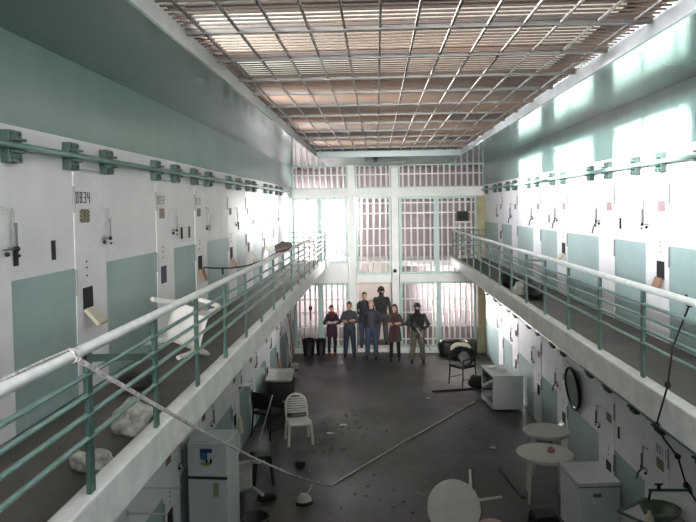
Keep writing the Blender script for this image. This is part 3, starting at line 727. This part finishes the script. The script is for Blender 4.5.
metal_chair('black armchair heaped with things beside the white display cabinet', (2.05, 16.55, 0), -0.9)
b = B(); b.tube([(-0.24, -0.04, -0.14), (-0.19, 0, -0.05), (-0.10, 0.02, 0.01), (0.0, 0, 0.03), (0.10, -0.01, 0.02), (0.19, -0.03, -0.02), (0.25, -0.05, -0.10)], [0.02, 0.055, 0.07, 0.06, 0.075, 0.05, 0.02], 12); b.xf(Matrix.Diagonal((1, 1, 0.8, 1))); tag(b.build('cloth', mat('cream cloth', (220, 212, 190), 0.8, 0.08, 12), loc=(2.02, 16.72, 0.92)), 'cream cloth bundled over the back of the black armchair', 'cloth')
b = lumpy((0, 0, 0.12), (0.19, 0.15, 0.15), 0.3, 19); tag(b.build('jacket', BLKC, loc=(2.12, 16.62, 0.485)), 'black jacket heaped on the seat of the black armchair', 'jacket')
b = B(); b.loft([(0, 0, 0, 0.0, 0.0), (0, 0, 0.0, 0.16, 0.16), (0, 0, 0.012, 0.165, 0.165), (0, 0, 0.03, 0.10, 0.10), (0, 0, 0.035, 0.02, 0.02)], n=24)
o = b.build('pot_lid', GREYM, loc=(2.08, 16.40, 0.66)); o.rotation_euler = (1.15, 0.1, 0.5); tag(o, 'dull round metal lid leaning on the jacket on the black armchair', 'lid')
b = lumpy((0, 0, 0.15), (0.26, 0.2, 0.17), 0.15, 13); tag(b.build('holdall', BLKC, loc=(2.40, 16.2, 0)), 'dark soft bag on the floor between black armchair and white cabinet', 'bag')
metal_chair('black chair against the lower left wall in front of the grey-topped table', (-2.12, 12.85, 0), 2.6, False)

# ------------------------------------------------------------------ left: dark table with grey top
t = thing('kitchen_table', 'black sided table with pale grey top against the lower left wall', 'table', (-2.14, 14.62, 0), 0.06)
b = B(); b.box(-0.28, 0.28, -0.52, 0.52, 0.70, 0.745); b.build('table_top', mat('worn grey top', (150, 148, 142), 0.35, 0.15, 6), t, bev=0.006)
b = B(); b.box(-0.26, 0.26, -0.50, 0.50, 0.06, 0.70); b.build('body', BLKP, t, bev=0.006)
for sx in (-1, 1):
    for sy in (-1, 1):
        q = B(); q.box(sx * 0.24 - 0.02, sx * 0.24 + 0.02, sy * 0.47 - 0.02, sy * 0.47 + 0.02, 0, 0.07); q.build('leg', BLKM, t)
q = B(); q.cyl((0.1, -0.503, 0.28), (0.1, -0.515, 0.28), 0.03, n=10); q.build('knob', GREYM, t)

# fridge
t = thing('fridge', 'white two-door fridge with stickers below the left walkway', 'fridge', (-2.16, 8.55, 0), -0.06)
W2, H = 0.225, 1.45
b = B(); b.box(-W2, W2 + 0.06, -0.22, 0.25, 0.04, H); b.build('body', APPL, t, bev=0.012)
b = B(); b.box(-W2, W2 + 0.06, -0.285, -0.225, 1.02, H - 0.01); d1 = b.build('freezer_door', APPL, t, bev=0.012)
b = B(); b.box(-W2, W2 + 0.06, -0.285, -0.225, 0.1, 1.0); d2 = b.build('fridge_door', APPL, t, bev=0.012)
b = B(); b.box(-W2 + .005, W2 + 0.055, -0.30, -0.27, 0.995, 1.022); b.build('door_seam', mat('dark seam', (50, 52, 54), 0.6, 0.05), t)
b = B(); b.box(-0.06, 0.09, -0.292, -0.284, 1.325, 1.375, 0); b.box(-0.06, 0.03, -0.292, -0.284, 1.24, 1.325, 1); b.box(-0.02, 0.06, -0.2915, -0.284, 1.16, 1.2, 2)
b.ell((0.02, -0.288, 1.22), (0.014, 0.006, 0.035), 3, 10, 6); b.ell((0.075, -0.288, 1.22), (0.014, 0.006, 0.04), 3, 10, 6); b.ell((-0.03, -0.288, 1.19), (0.03, 0.005, 0.02), 2, 10, 6)
b.build('sticker', [mat('navy sticker', (38, 58, 92), 0.4, 0.05), mat('blue sticker', (52, 92, 140), 0.4, 0.05), mat('yellow sticker', (150, 140, 60), 0.4, 0.1), BLACK], d1)
b = B(); b.box(0.10, 0.17, -0.292, -0.284, 0.77, 0.95); b.build('sticker', mat('faded tan sticker', (158, 156, 128), 0.5, 0.15, 30), d2)
for sx in (-1, 1):
    for sy in (-0.18, 0.2):
        q = B(); q.cyl((sx * 0.18 + 0.03, sy, 0), (sx * 0.18 + 0.03, sy, 0.05), 0.02, n=8); q.build('foot', BLKP, t)

# wall rods at lower left
for lab, z, x1 in (('upper thin white wall rod left of the fridge', 1.62, -1.96), ('lower thin white wall rod left of the fridge', 1.36, -2.10)):
    t = thing('wall_rod', lab, 'rod', (XL, 6.5, z), 0, 'white rods beside the fridge')
    b = B(); b.cyl((0, 0, 0), (x1 - XL, 0, 0), 0.010, n=8); b.build('rod', WPL, t)
    b = B(); b.cyl((0, 0, 0), (0.012, 0, 0), 0.03, n=10); b.build('rosette', WPL, t)
# small white wall bracket and hanging bag
t = thing('wall_bracket', 'small white bracket on the lower left wall above the black chair', 'bracket', (XL, 11.95, 1.2))
b = B(); b.box(0, 0.22, -0.1, 0.1, 0, 0.015); b.build('shelf', WPL, t); b = B(); b.box(0, 0.015, -0.08, 0.08, -0.12, 0); b.build('wall_plate', WPL, t)
t = thing('broom', 'thin pale broom handle leaning toward the lower left wall', 'broom', (0, 0, 0))
b = B(); b.cyl((-2.18, 11.73, 0.06), (-1.9, 11.95, 1.02), 0.012, n=8); b.build('handle', WPLD, t)
b = B(); b.box(-2.28, -2.08, 11.68, 11.78, 0.0, 0.08); b.build('brush_head', BLKP, t)
for lab, x, y in (('pale mop pole leaning by the far lower left wall', -2.30, 17.2), ('reddish mop pole leaning nearest the left barred gate', -2.36, 18.2)):
    t = thing('mop', lab, 'mop', (x, y, 0)); 
    b = B(); b.cyl((0.1, 0, 0.12), (-0.08, 0.1, 1.5), 0.014, n=8); b.build('handle', WPL if 'pale' in lab else SHR, t)
    lumpy((0.1, 0, 0.08), (0.12, 0.1, 0.09), 0.2, 4).build('mop_head', WPLD, t)

# stool and dark lump near the fridge
def stool(label, loc, rz, h, w, m, M2=None):
    t = thing('step_stool', label, 'stool', loc, rz)
    b = B(); b.box(-w, w, -w, w, h - 0.03, h); b.build('seat', m, t, bev=0.015)
    for sx in (-1, 1):
        for sy in (-1, 1):
            q = B(); q.bar((sx * (w + 0.02), sy * (w + 0.02), 0), (sx * (w - 0.02), sy * (w - 0.02), h - 0.03), 0.045, 0.045, up=(0, 1, 0)); q.build('leg', m, t)
    q = B()
    for sx in (-1, 1): q.box(sx * w - 0.008, sx * w + 0.008, -w, w, h - 0.1, h - 0.03); q.box(-w, w, sx * w - 0.008, sx * w + 0.008, h - 0.1, h - 0.03)
    q.build('apron', m, t)
    return t
stool('black plastic stool behind the toppled white chair', (-1.86, 10.6, 0), 0.2, 0.45, 0.13, BLKP)
stool('black plastic stool beside the chest freezer', (2.12, 8.75, 0), 0.15, 0.36, 0.14, BLKP)
t = thing('bucket', 'black bucket at the bottom edge beside the fridge', 'bucket', (-1.66, 8.75, 0))
b = B(); b.loft([(0, 0, 0, .15, .15), (0, 0, .3, .19, .19), (0, 0, .3, .18, .18), (0, 0, .02, .14, .14)], n=24); b.build('tub', BLKP, t)
b = B(); b.tube([(0.19 * math.cos(PI * k / 12), 0.1 * math.sin(PI * k / 12), 0.29 + 0.02 * math.sin(PI * k / 12)) for k in range(13)], 0.006, 6); b.build('bail', BLKM, t)
b = lumpy((0, 0, 0.03), (0.16, 0.1, 0.045), 0.25, 21); tag(b.build('rag', BLKC, loc=(-1.68, 9.95, 0)), 'flat black rag on the floor right of the fridge', 'rag')
b = lumpy((0, 0, 0.03), (0.09, 0.09, 0.06), 0.3, 22); tag(b.build('rag', BLKC, loc=(-1.34, 11.25, 0)), 'small black rag in front of the white slatted chair', 'rag')
t = thing('clothes_iron', 'white iron-shaped appliance with dark sole on the dark floor', 'appliance', (-1.12, 9.8, 0), 0.3)
b = B(); b.loft([(0, 0, 0.0, 0.13, 0.085), (0, 0, 0.04, 0.135, 0.09), (0, 0, 0.045, 0.12, 0.08)], n=20); b.build('sole', BLKP, t)
b = B(); b.loft([(0, 0, 0.045, 0.12, 0.08), (0, 0, 0.1, 0.1, 0.07), (-0.01, 0, 0.15, 0.05, 0.04)], n=20); b.build('shell', WPLD, t)
b = B(); b.tube([(0.03, 0, 0.12), (0.09, 0, 0.2), (0.12, 0, 0.27)], 0.018, 8); b.build('handle', WPLD, t)

# ------------------------------------------------------------------ right: display cabinet
t = thing('display_cabinet', 'white low display cabinet with dark glass side against the right wall', 'cabinet', (2.58, 14.83, 0), 0.0)
b = B()
b.box(-0.22, 0.42, -0.50, -0.46, 0.03, 0.72); b.box(-0.22, 0.42, 0.42, 0.46, 0.03, 0.72); b.box(0.38, 0.42, -0.46, 0.42, 0.03, 0.72); b.box(-0.24, 0.42, -0.46, 0.42, 0.03, 0.13)
b.xf(Matrix(((1, -0.10, 0, 0), (0, 1, 0, 0), (0, 0, 1, 0), (0, 0, 0, 1)))); b.build('body', APPL, t, bev=0.008)
b = B(); b.box(-0.24, 0.44, -0.52, 0.48, 0.72, 0.76); b.xf(Matrix(((1, -0.10, 0, 0), (0, 1, 0, 0), (0, 0, 1, 0), (0, 0, 0, 1)))); b.build('cabinet_top', APPL, t, bev=0.008)
SHR_ = Matrix(((1, -0.10, 0, 0), (0, 1, 0, 0), (0, 0, 1, 0), (0, 0, 0, 1)))
b = B(); b.box(-0.21, -0.20, -0.44, 0.42, 0.13, 0.72); b.xf(SHR_); b.build('glass_door', GLASSD, t)
b = B(); b.bar((-0.225, -0.40, 0.62), (-0.225, 0.30, 0.34), 0.02, 0.05); b.xf(SHR_); b.build('door_trim', APPL, t)
for k, (x, y) in enumerate(((2.52, 15.0), (2.66, 14.7))):
    b = lumpy((0, 0, 0.02), (0.10, 0.06, 0.03), 0.2, 40 + k); tag(b.build('paper', mat('white paper', (235, 234, 230), 0.7, 0.04), loc=(x, y, 0.76)), ('crumpled white paper on the far end of the display cabinet', 'crumpled white paper on the near end of the display cabinet')[k], 'paper')
b = B(); b.bar((1.24, 15.83, 0.02), (2.25, 16.08, 0.02), 0.04, 0.03); tag(b.build('metal_bar', BLKM), 'dark bar lying on the floor left of the display cabinet', 'bar')
b = B(); b.bar((1.98, 11.1, 0.015), (2.12, 10.0, 0.015), 0.06, 0.03); tag(b.build('metal_bar', BLKM), 'black bar on the floor left of the nearer round table', 'bar')

# round tables
def round_table(label, loc, rr, h, rot=None, group='white round plastic tables', ends=None):
    t = thing('round_table', label, 'table', loc, 0, group, rot)
    b = B(); b.loft([(0, 0, h - 0.03, rr * 0.95, rr * 0.95), (0, 0, h - 0.03, rr, rr), (0, 0, h - 0.008, rr * 1.005, rr * 1.005), (0, 0, h, rr * 0.98, rr * 0.98)], n=40); b.build('table_top', WPL, t)
    b = B(); b.loft([(0, 0, h - 0.055, rr * 0.97, rr * 0.97), (0, 0, h - 0.03, rr * 0.99, rr * 0.99), (0, 0, h - 0.03, rr * 0.93, rr * 0.93), (0, 0, h - 0.055, rr * 0.93, rr * 0.93)], n=40, caps=False); b.build('apron', WPL, t)
    for k in range(4):
        a = PI / 4 + k * PI / 2 - 0.17
        if ends:
            q = B(); q.cyl(ends[k][0], ends[k][1], 0.022, 0.018, n=10); q.build('leg', WPL, t); continue
        q = B(); q.cyl((rr * 0.80 * math.cos(a), rr * 0.80 * math.sin(a), 0), (rr * 0.72 * math.cos(a), rr * 0.72 * math.sin(a), h - 0.03), 0.018, 0.026, n=10); q.build('leg', WPL, t)
    return t
round_table('nearer white round table with a red lump on it, beside the chest freezer', (2.43, 10.0, 0), 0.41, 0.70)
round_table('farther white round table standing behind another by the right wall', (2.70, 11.0, 0), 0.37, 0.70)
b = lumpy((0, 0, 0.04), (0.055, 0.05, 0.05), 0.12, 31); tag(b.build('red_lump', mat('dull red', (176, 120, 122), 0.6, 0.1, 12), loc=(2.52, 9.98, 0.70)), 'small dull red lump lying on the nearer round table', 'object')
nrm = Vector((-0.30, -0.86, 0.42)).normalized()
q4 = Vector((0, 0, 1)).rotation_difference(nrm)
t3 = round_table('white round table lying on its side at the front of the floor', (0, 0, 0), 0.355, 0.62, rot=q4.to_euler(), ends=[((0.25, 0.05, 0.59), (0.30, 0.44, 0.40)), ((0.26, 0.03, 0.59), (0.62, 0.02, 0.36)), ((-0.2, 0.12, 0.59), (-0.2, 0.2, 0.05)), ((-0.1, -0.2, 0.59), (-0.12, -0.12, 0.05))])
ctr = Vector((0.96, 8.85, 0.375)); t3.location = ctr - nrm * 0.62
b = B(); b.loft([(0, 0, 0, .10, .10), (0, 0, .10, .16, .16), (0, 0, .18, .19, .19), (0, 0, .18, .175, .175), (0, 0, .02, .09, .09)], n=28)
o = b.build('plastic_bowl', mat('pale pink plastic', (214, 178, 170), 0.4, 0.06, 5), loc=(1.44, 8.75, 0)); o.rotation_euler = (0.2, 0, 0); tag(o, 'pale pink plastic bowl beside the toppled round table', 'bowl')

# chest freezer
M = (Vector((2.47, 9.30)), Vector((2.53, 8.62)), Vector((3.06, 8.66)), Vector((3.0, 9.36)))
cc = sum(M, Vector((0, 0))) / 4
t = thing('chest_freezer', 'white chest freezer with closed lid beside the nearer round table', 'freezer', (cc.x, cc.y, 0), -0.085 + 0.16)
b = B(); b.box(-0.265, 0.265, -0.35, 0.35, 0.04, 0.74); b.build('body', APPL, t, bev=0.012)
b = B(); b.box(-0.275, 0.275, -0.36, 0.36, 0.75, 0.81); b.build('lid', APPL, t, bev=0.012)
b = B(); b.box(-0.268, 0.268, -0.352, 0.352, 0.738, 0.752); b.build('gasket', mat('grey gasket', (96, 98, 98), 0.7, 0.05), t)
b = B(); b.box(-0.08, 0.02, -0.362, -0.35, 0.62, 0.66); b.build('badge', GREYM, t)
b = B(); b.box(-0.1, 0.1, -0.385, -0.36, 0.76, 0.79); b.build('lid_handle', APPL, t, bev=0.005)
for sx in (-1, 1):
    for sy in (-1, 1):
        q = B(); q.cyl((sx * 0.22, sy * 0.3, 0), (sx * 0.22, sy * 0.3, 0.05), 0.025, n=8); q.build('foot', BLKP, t)

# wash stand in the lower right corner
A = Vector((2.54, 7.25)); Bv = Vector((2.98, 7.82)); e1 = (Bv - A).normalized(); e2 = Vector((e1.y, -e1.x))
ang = math.atan2(e1.y, e1.x)
t = thing('wash_stand', 'white wash stand with metal frame in the lower right corner', 'stand', (A.x, A.y, 0))
PG = [(0, 0), (0.42, 0.33), (0.60, 0.33), (0.60, -0.50), (0.34, -0.50)]
def prism(b, pts, z0, z1, m=0):
    n = len(pts); vs = [(x, y, z0) for x, y in pts] + [(x, y, z1) for x, y in pts]
    fs = [tuple(range(n)), tuple(range(2 * n - 1, n - 1, -1))] + [(i, n + i, n + (i + 1) % n, (i + 1) % n) for i in range(n)]
    return b.add(vs, fs, m)
b = prism(B(), PG, 1.01, 1.05); b.build('worktop', APPL, t, bev=0.006)
b = B(); b.bar((0.02, -0.0, 0.73), (0.40, 0.30, 0.73), 0.015, 0.54); b.bar((0.02, -0.02, 0.73), (0.33, -0.47, 0.73), 0.015, 0.54); b.build('side_panel', WPLD, t)
b = B(); b.bar((0, 0, 1.06), (0.42, 0.33, 1.06), 0.03, 0.02); b.bar((0, 0, 1.06), (0.34, -0.5, 1.06), 0.03, 0.02); b.build('edge_trim', GREYM, t)
for x, y in ((0.03, 0.0), (0.50, 0.32), (0.50, -0.46), (0.34, -0.46)):
    q = B(); q.box(x - 0.015, x + 0.015, y - 0.015, y + 0.015, 0, 1.01); q.build('leg', GREYM, t)
b = B(); b.loft([(0, 0, 0, .10, .10), (0, 0, 0.05, .17, .17), (0, 0, .12, .205, .205), (0, 0, .12, .19, .19), (0, 0, 0.05, .155, .155), (0, 0, 0.015, .09, .09)], n=32)
tag(b.build('wash_basin', mat('dull green metal', (104, 116, 100), 0.3, 0.15, 6, metal=0.5), loc=(2.92, 7.10, 1.051)), 'dull metal wash basin standing on the white wash stand', 'basin')
t = thing('water_pipe', 'dark green water pipe with tap reaching out from the wall above the basin', 'pipe', (XR, 6.95, 1.42))
b = B(); b.cyl((-0.42, 0, 0), (0, 0, 0), 0.015, n=10); b.build('pipe', POST, t)
q = B(); q.cyl((-0.012, 0, 0), (0, 0, 0), 0.04, n=14); q.build('flange', POST, t)
q = B(); q.cyl((-0.32, 0, 0), (-0.32, 0, 0.06), 0.02, n=8); q.cyl((-0.40, 0, 0.0), (-0.42, 0, -0.10), 0.013, n=8); q.bar((-0.36, 0, 0.06), (-0.28, 0, 0.06), 0.015, 0.015); q.build('tap', BLKM, t)
b = B(); b.loft([(0, 0, 0, .04, .04), (0, 0, .1, .045, .045), (0, 0, .13, .02, .02), (0, 0, .16, .018, .018)], n=14); tag(b.build('bottle', mat('cloudy plastic', (196, 190, 160), 0.3, 0.1, 8), loc=(2.74, 6.93, 1.051)), 'small cloudy bottle on the wash stand in front of the basin', 'bottle')
# dark tray hanging on the lower right wall
t = thing('wall_tray', 'dark framed oval tray hanging on the lower right wall above the tables', 'tray', (XR - 0.03, 10.95, 1.40), 0, None, (0, -0.10, 0))
b = B(); b.loft([(0, 0, 0, 0.33, 0.36), (0, 0, 0.045, 0.36, 0.40), (0, 0, 0.045, 0.31, 0.34), (0, 0, 0.02, 0.30, 0.33)], n=30); b.xf(Matrix.Rotation(-PI / 2, 4, 'Y')); b.build('rim', BLKP, t)
b = B(); b.loft([(0, 0, 0.02, 0.29, 0.32), (0, 0, 0.03, 0.28, 0.31)], n=30); b.xf(Matrix.Rotation(-PI / 2, 4, 'Y')); b.build('face', mat('dull green face', (84, 100, 84), 0.35, 0.15, 5), t)

# ------------------------------------------------------------------ walkway clutter
PLB = mat('milky plastic bag', (172, 172, 162), 0.3, 0.28, 16, bump=0.9)
b = lumpy((0, 0, 0.08), (0.11, 0.11, 0.10), 0.45, 51, 40, 26); tag(b.build('plastic_bag', PLB, loc=(-1.73, 4.60, T2)), 'crumpled milky plastic bag on the left walkway, farther from the camera of two', 'bag', 'plastic bags on the left walkway')
b = lumpy((0, 0, 0.055), (0.10, 0.09, 0.07), 0.45, 52, 40, 26); tag(b.build('plastic_bag', PLB, loc=(-1.70, 3.88, T2)), 'crumpled milky plastic bag nearest the camera behind the left railing', 'bag', 'plastic bags on the left walkway')
b = lumpy((0, 0, 0.06), (0.14, 0.2, 0.06), 0.3, 53); tag(b.build('rag', BLKC, loc=(-2.1, 5.7, T2)), 'dark rag on the left walkway behind the railing', 'rag')
b = lumpy((0, 0, 0.0), (0.11, 0.62, 0.08), 0.25, 54); tag(b.build('blanket', mat('grey brown blanket', (104, 92, 88), 0.9, 0.2, 12), loc=(-1.50, 10.9, 3.74)), 'grey brown blanket draped over the far left handrail', 'blanket')
b = lumpy((0, 0, 0.12), (0.19, 0.34, 0.15), 0.15, 55); tag(b.build('rubbish_bag', BLKP, loc=(2.48, 12.75, T2)), 'farther black bag on the right walkway behind the railing', 'bag', 'black bags on the right walkway')
b = lumpy((0, 0, 0.115), (0.17, 0.26, 0.145), 0.15, 56); tag(b.build('rubbish_bag', BLKP, loc=(2.56, 11.1, T2)), 'nearer black bag on the right walkway behind the railing', 'bag', 'black bags on the right walkway')
b = lumpy((0, 0, 0.10), (0.15, 0.2, 0.125), 0.15, 58); tag(b.build('holdall', BLKC, loc=(2.62, 11.95, T2)), 'small dark bag between two black bags on the right walkway', 'bag')
b = lumpy((0, 0, 0.1), (0.12, 0.14, 0.12), 0.2, 57); tag(b.build('plastic_bag', WPLD, loc=(2.40, 11.62, T2)), 'small white bag among the black bags on the right walkway', 'bag')

# ------------------------------------------------------------------ ropes and cables
def sag(a, c, s, n=24): 
    a, c = Vector(a), Vector(c)
    return [a.lerp(c, k / n) - Vector((0, 0, s * 4 * (k / n) * (1 - k / n))) for k in range(n + 1)]
t = thing('cloth_rope', 'long twisted cloth rope stretched from the left handrail to the floor', 'rope')
pts = sag((-1.455, 3.21, 3.635), (-0.78, 10.4, 0.02), 0.10, 30)
ROPE = mat('twisted striped cloth', (196, 192, 190), 0.8, 0.15, 40, rgb2=(112, 104, 108))
b = B(); b.tube(pts, [0.014 - 0.0075 * k / 30 for k in range(31)], 8); b.build('rope', ROPE, t)
for k in (9, 14, 17, 21, 23, 26):
    q = lumpy(pts[k], (0.018, 0.02, 0.021), 0.2, 60 + k, 12, 8); q.build('knot', ROPE, t)
b = B(); b.tube([(-1.49 + 0.035 * math.cos(a), 3.18 + a * 0.004, 3.65 + 0.035 * math.sin(a)) for a in [i * 0.5 for i in range(26)]], 0.006, 6); b.tube([(-1.49, 3.18, 3.683), (-1.49, 2.9, 3.69), (-1.52, 2.4, 3.672)], 0.008, 6); b.build('rail_knot', ROPE, t)
b = B(); b.tube([(-0.78, 10.4, 0.014), (-0.3, 11.2, 0.014), (0.5, 12.5, 0.014), (1.3, 13.7, 0.014), (2.12, 15.0, 0.014)], 0.014, 6); tag(b.build('cord', mat('pale cord', (236, 234, 228), 0.7, 0.1, 20)), 'pale straight cord lying across the dark floor', 'cord')
t = thing('knotted_cord', 'black knotted cord hanging from the right handrail over the walkway edge', 'cord')
CP = [(2.20, 4.93, 3.69), (2.235, 4.95, 3.62), (2.12, 4.96, 3.3), (2.105, 5.0, 3.02), (2.105, 5.2, 2.66), (2.25, 5.4, 2.48), (2.44, 5.6, 2.27), (2.51, 5.6, 2.03), (2.60, 5.6, 1.88), (2.68, 5.6, 1.5)]
b = B(); b.tube(CP, 0.0075, 8); b.build('cord', BLKC, t)
for k in (1, 3, 4, 6, 7):
    q = lumpy(CP[k], (0.024, 0.024, 0.026), 0.25, 80 + k, 12, 8); q.build('knot', BLKC, t)
CB = [(-2.44, 9.42, 3.54), (-2.3, 9.5, 3.52), (-2.1, 9.7, 3.50), (-1.9, 9.85, 3.52), (-1.7, 10.0, 3.58), (-1.52, 10.3, 3.68)]
b = B(); b.tube(CB, 0.011, 8); b.cyl((-2.2, 9.58, 3.51), (-2.2, 9.58, 3.42), 0.014, n=8); tag(b.build('cable', BLKC), 'black cable strung from a left cell hatch to the handrail', 'cable')
# small hanging bag on the wall hatch
b = lumpy((0, 0, 0), (0.05, 0.09, 0.15), 0.2, 71); tag(b.build('hanging_bag', mat('cream bag', (214, 208, 176), 0.6, 0.08, 9), loc=(XL + 0.10, 11.5, 0.62)), 'cream bag hanging on a lower left cell door above the fridge', 'bag')

# ------------------------------------------------------------------ fittings on the rear partition
t = thing('monitor', 'black square monitor on a white bracket above the right walkway end', 'monitor', (2.47, 19.72, 3.86))
b = B(); b.box(-0.16, 0.16, -0.10, 0.12, 0.05, 0.34); b.build('case', BLKP, t, bev=0.012)
b = B(); b.box(-0.135, 0.135, -0.107, -0.1, 0.075, 0.315); b.build('screen', mat('black screen', (8, 8, 9), 0.7, 0.02), t)
b = B(); b.box(-0.2, 0.2, -0.12, 0.14, 0.0, 0.04); b.cyl((-0.17, 0, 0.02), (-0.2, 0, -0.16), 0.016, n=8); b.cyl((-0.2, 0, -0.16), (-0.27, 0.0, -0.2), 0.016, n=8); b.box(0.1, 0.14, 0.1, 0.42, 0, 0.03); b.build('bracket', WPL, t)
t = thing('security_camera', 'small black dome camera on the right pale column', 'camera', (0.52, YB - 0.125, 2.46))
b = B(); b.ell((0, -0.05, 0), 0.055, 0, 16, 10); b.build('dome', BLKP, t); b = B(); b.cyl((0, 0, 0), (0, -0.05, 0), 0.045, n=14); b.build('mount', GREYM, t)
t = thing('strip_light', 'unlit dark strip light under the rear ceiling above the bars', 'light', (0.25, 17.5, SOF))
b = B(); b.box(-0.53, 0.53, -0.06, 0.06, -0.07, 0); b.build('housing', mat('dark green housing', (70, 84, 82), 0.5, 0.1), t, bev=0.01)
b = B(); b.cyl((-0.5, 0, -0.085), (0.5, 0, -0.085), 0.018, n=10); b.build('tube', GREYM, t)
t = thing('dome_camera', 'tiny black dome camera on the ceiling edge above the strip light', 'camera', (0.0, 17.05, SOF))
b = B(); b.ell((0, 0, -0.04), (0.06, 0.06, 0.06), 0, 14, 8); b.build('dome', BLKP, t); b = B(); b.cyl((0, 0, -0.02), (0, 0, 0), 0.07, n=14); b.build('base', BLKP, t)

# ------------------------------------------------------------------ debris on the floor
rb = random.Random(3)
b = B()
for k in range(150):
    cx, cy, sp = rb.choice(((-0.9, 13.0, 0.6), (-0.7, 13.6, 0.5), (-1.1, 12.2, 0.4), (0.5, 11.0, 1.6), (-0.3, 10.0, 1.2)))
    x, y = cx + rb.gauss(0, sp * 0.5), cy + rb.gauss(0, sp); r = rb.uniform(0.006, 0.022)
    M = Matrix.Translation((x, y, r * 0.5)) @ Matrix.Rotation(rb.uniform(0, 6), 4, 'Z')
    b.box(-r, r, -r * 0.7, r * 0.7, -r * 0.5, r * 0.5, 0, M)
tag(b.build('rubble', mat('plaster crumbs', (150, 142, 134), 0.8, 0.2, 30)), 'pale plaster crumbs strewn over the dark floor', 'rubble', kind='stuff')
for k, (x, y, w, lab) in enumerate(((-0.72, 13.4, 0.09, 'flat scrap of pale paper on the floor right of the white slatted chair'), (-0.95, 12.9, 0.07, 'small pale scrap on the floor close beside the white slatted chair'),
                                    (1.12, 15.3, 0.05, 'tiny pale scrap lying on the cord near the dark bar'), (1.72, 9.1, 0.04, 'tiny pale scrap beside the legs of the toppled round table'), (2.03, 12.1, 0.06, 'crumpled white scrap on the floor left of the farther round table'))):
    q = lumpy((0, 0, 0.012), (w, w * 0.7, 0.014), 0.3, 90 + k, 12, 8); tag(q.build('paper_scrap', MATS['white paper'], loc=(x, y, 0)), lab, 'paper')

# ------------------------------------------------------------------ light
w = bpy.data.worlds.new('World'); SC.world = w; w.use_nodes = True
bg = w.node_tree.nodes['Background']; bg.inputs['Color'].default_value = (0.72, 0.84, 1.0, 1); bg.inputs['Strength'].default_value = 0.35
def area(name, loc, target, sx, sy, power, col=(1, 1, 1), spread=180):
    l = bpy.data.lights.new(name, 'AREA'); l.shape = 'RECTANGLE'; l.size = sx; l.size_y = sy; l.energy = power; l.color = col; l.spread = math.radians(spread)
    o = bpy.data.objects.new(name, l); COL.objects.link(o); o.location = loc
    o.rotation_euler = (Vector(target) - Vector(loc)).to_track_quat('-Z', 'Y').to_euler(); return o
s = bpy.data.lights.new('sun', 'SUN'); s.energy = 90.0; s.angle = math.radians(2.5); s.color = (1.0, 0.97, 0.92)
so = bpy.data.objects.new('sun', s); COL.objects.link(so); so.rotation_euler = Vector((1, 0.02, -0.23)).to_track_quat('-Z', 'Y').to_euler(); so.location = (-8, 8, 8)
for i, (a, c) in enumerate(OPEN):
    area('clerestory_daylight_%d' % i, (-2.75, (a + c) / 2, 6.2), (3.16, (a + c) / 2, 4.2), 0.8, 2.0, 800, (0.93, 0.97, 1.0), 70)
area('rear_fill_upper_left', (0.2, 21.4, 5.0), (-2.9, 23.8, 3.3), 0.8, 0.8, 330, (1.0, 0.99, 0.97), 58)  # added lamp inside the rear room, washes its left back wall white
area('rear_fill_cell_end', (0.8, 22.6, 4.4), (-2.5, 18.6, 3.6), 0.8, 0.8, 300, (1.0, 0.99, 0.97), 50)  # unseen fill added to brighten the far end of the left cell wall
area('rear_fill_overhead', (0.3, 22.0, 5.6), (0.3, 22.0, 0), 5.0, 1.5, 18, (1.0, 0.96, 0.95))  # soft overhead fill added for the rear room, no fitting there
area('rear_fill_right_wall', (0.9, 21.6, 1.9), (3.16, 18.0, 1.2), 0.7, 0.9, 170, (1.0, 0.98, 0.96), 55)  # fill lamp added behind the bars to brighten the lower right wall end
area('rear_fill_low_right', (0.9, 21.6, 2.2), (2.6, 23.8, 1.4), 0.8, 0.5, 70, (1.0, 0.98, 0.96), 60)  # added lamp standing in for bright streaks on the right back wall
area('rear_fill_low_left', (-0.6, 21.8, 2.2), (-2.2, 23.8, 1.3), 0.8, 0.5, 110, (1.0, 0.98, 0.96), 80)  # extra fill added for the lower left of the back wall
area('front_fill', (0.3, -4.0, 5.0), (0.1, 20.0, 3.3), 4.0, 1.2, 105, (1.0, 0.99, 0.97), 26)  # fill added behind the camera to light the partition, no window there

# ------------------------------------------------------------------ camera
cam = bpy.data.cameras.new('camera'); cam.sensor_width = 36.0; cam.lens = 680.0 / 696.0 * 36.0
cam.shift_x = -0.40523 / 696.0; cam.shift_y = -25.075 / 696.0; cam.clip_start = 0.05
co = bpy.data.objects.new('camera', cam); COL.objects.link(co)
Rm = Matrix.Rotation(math.radians(2.4), 3, 'Z') @ Matrix.Rotation(PI / 2 - math.radians(2.4), 3, 'X') @ Matrix.Rotation(-0.0150, 3, 'Z')
co.matrix_world = Matrix.Translation((0, 0, 4.35)) @ Rm.to_4x4()
SC.camera = co
SC.view_settings.view_transform = 'Standard'; SC.view_settings.look = 'None'; SC.view_settings.gamma = 1.0; SC.view_settings.use_curve_mapping = False
SC.view_settings.exposure = 0.0
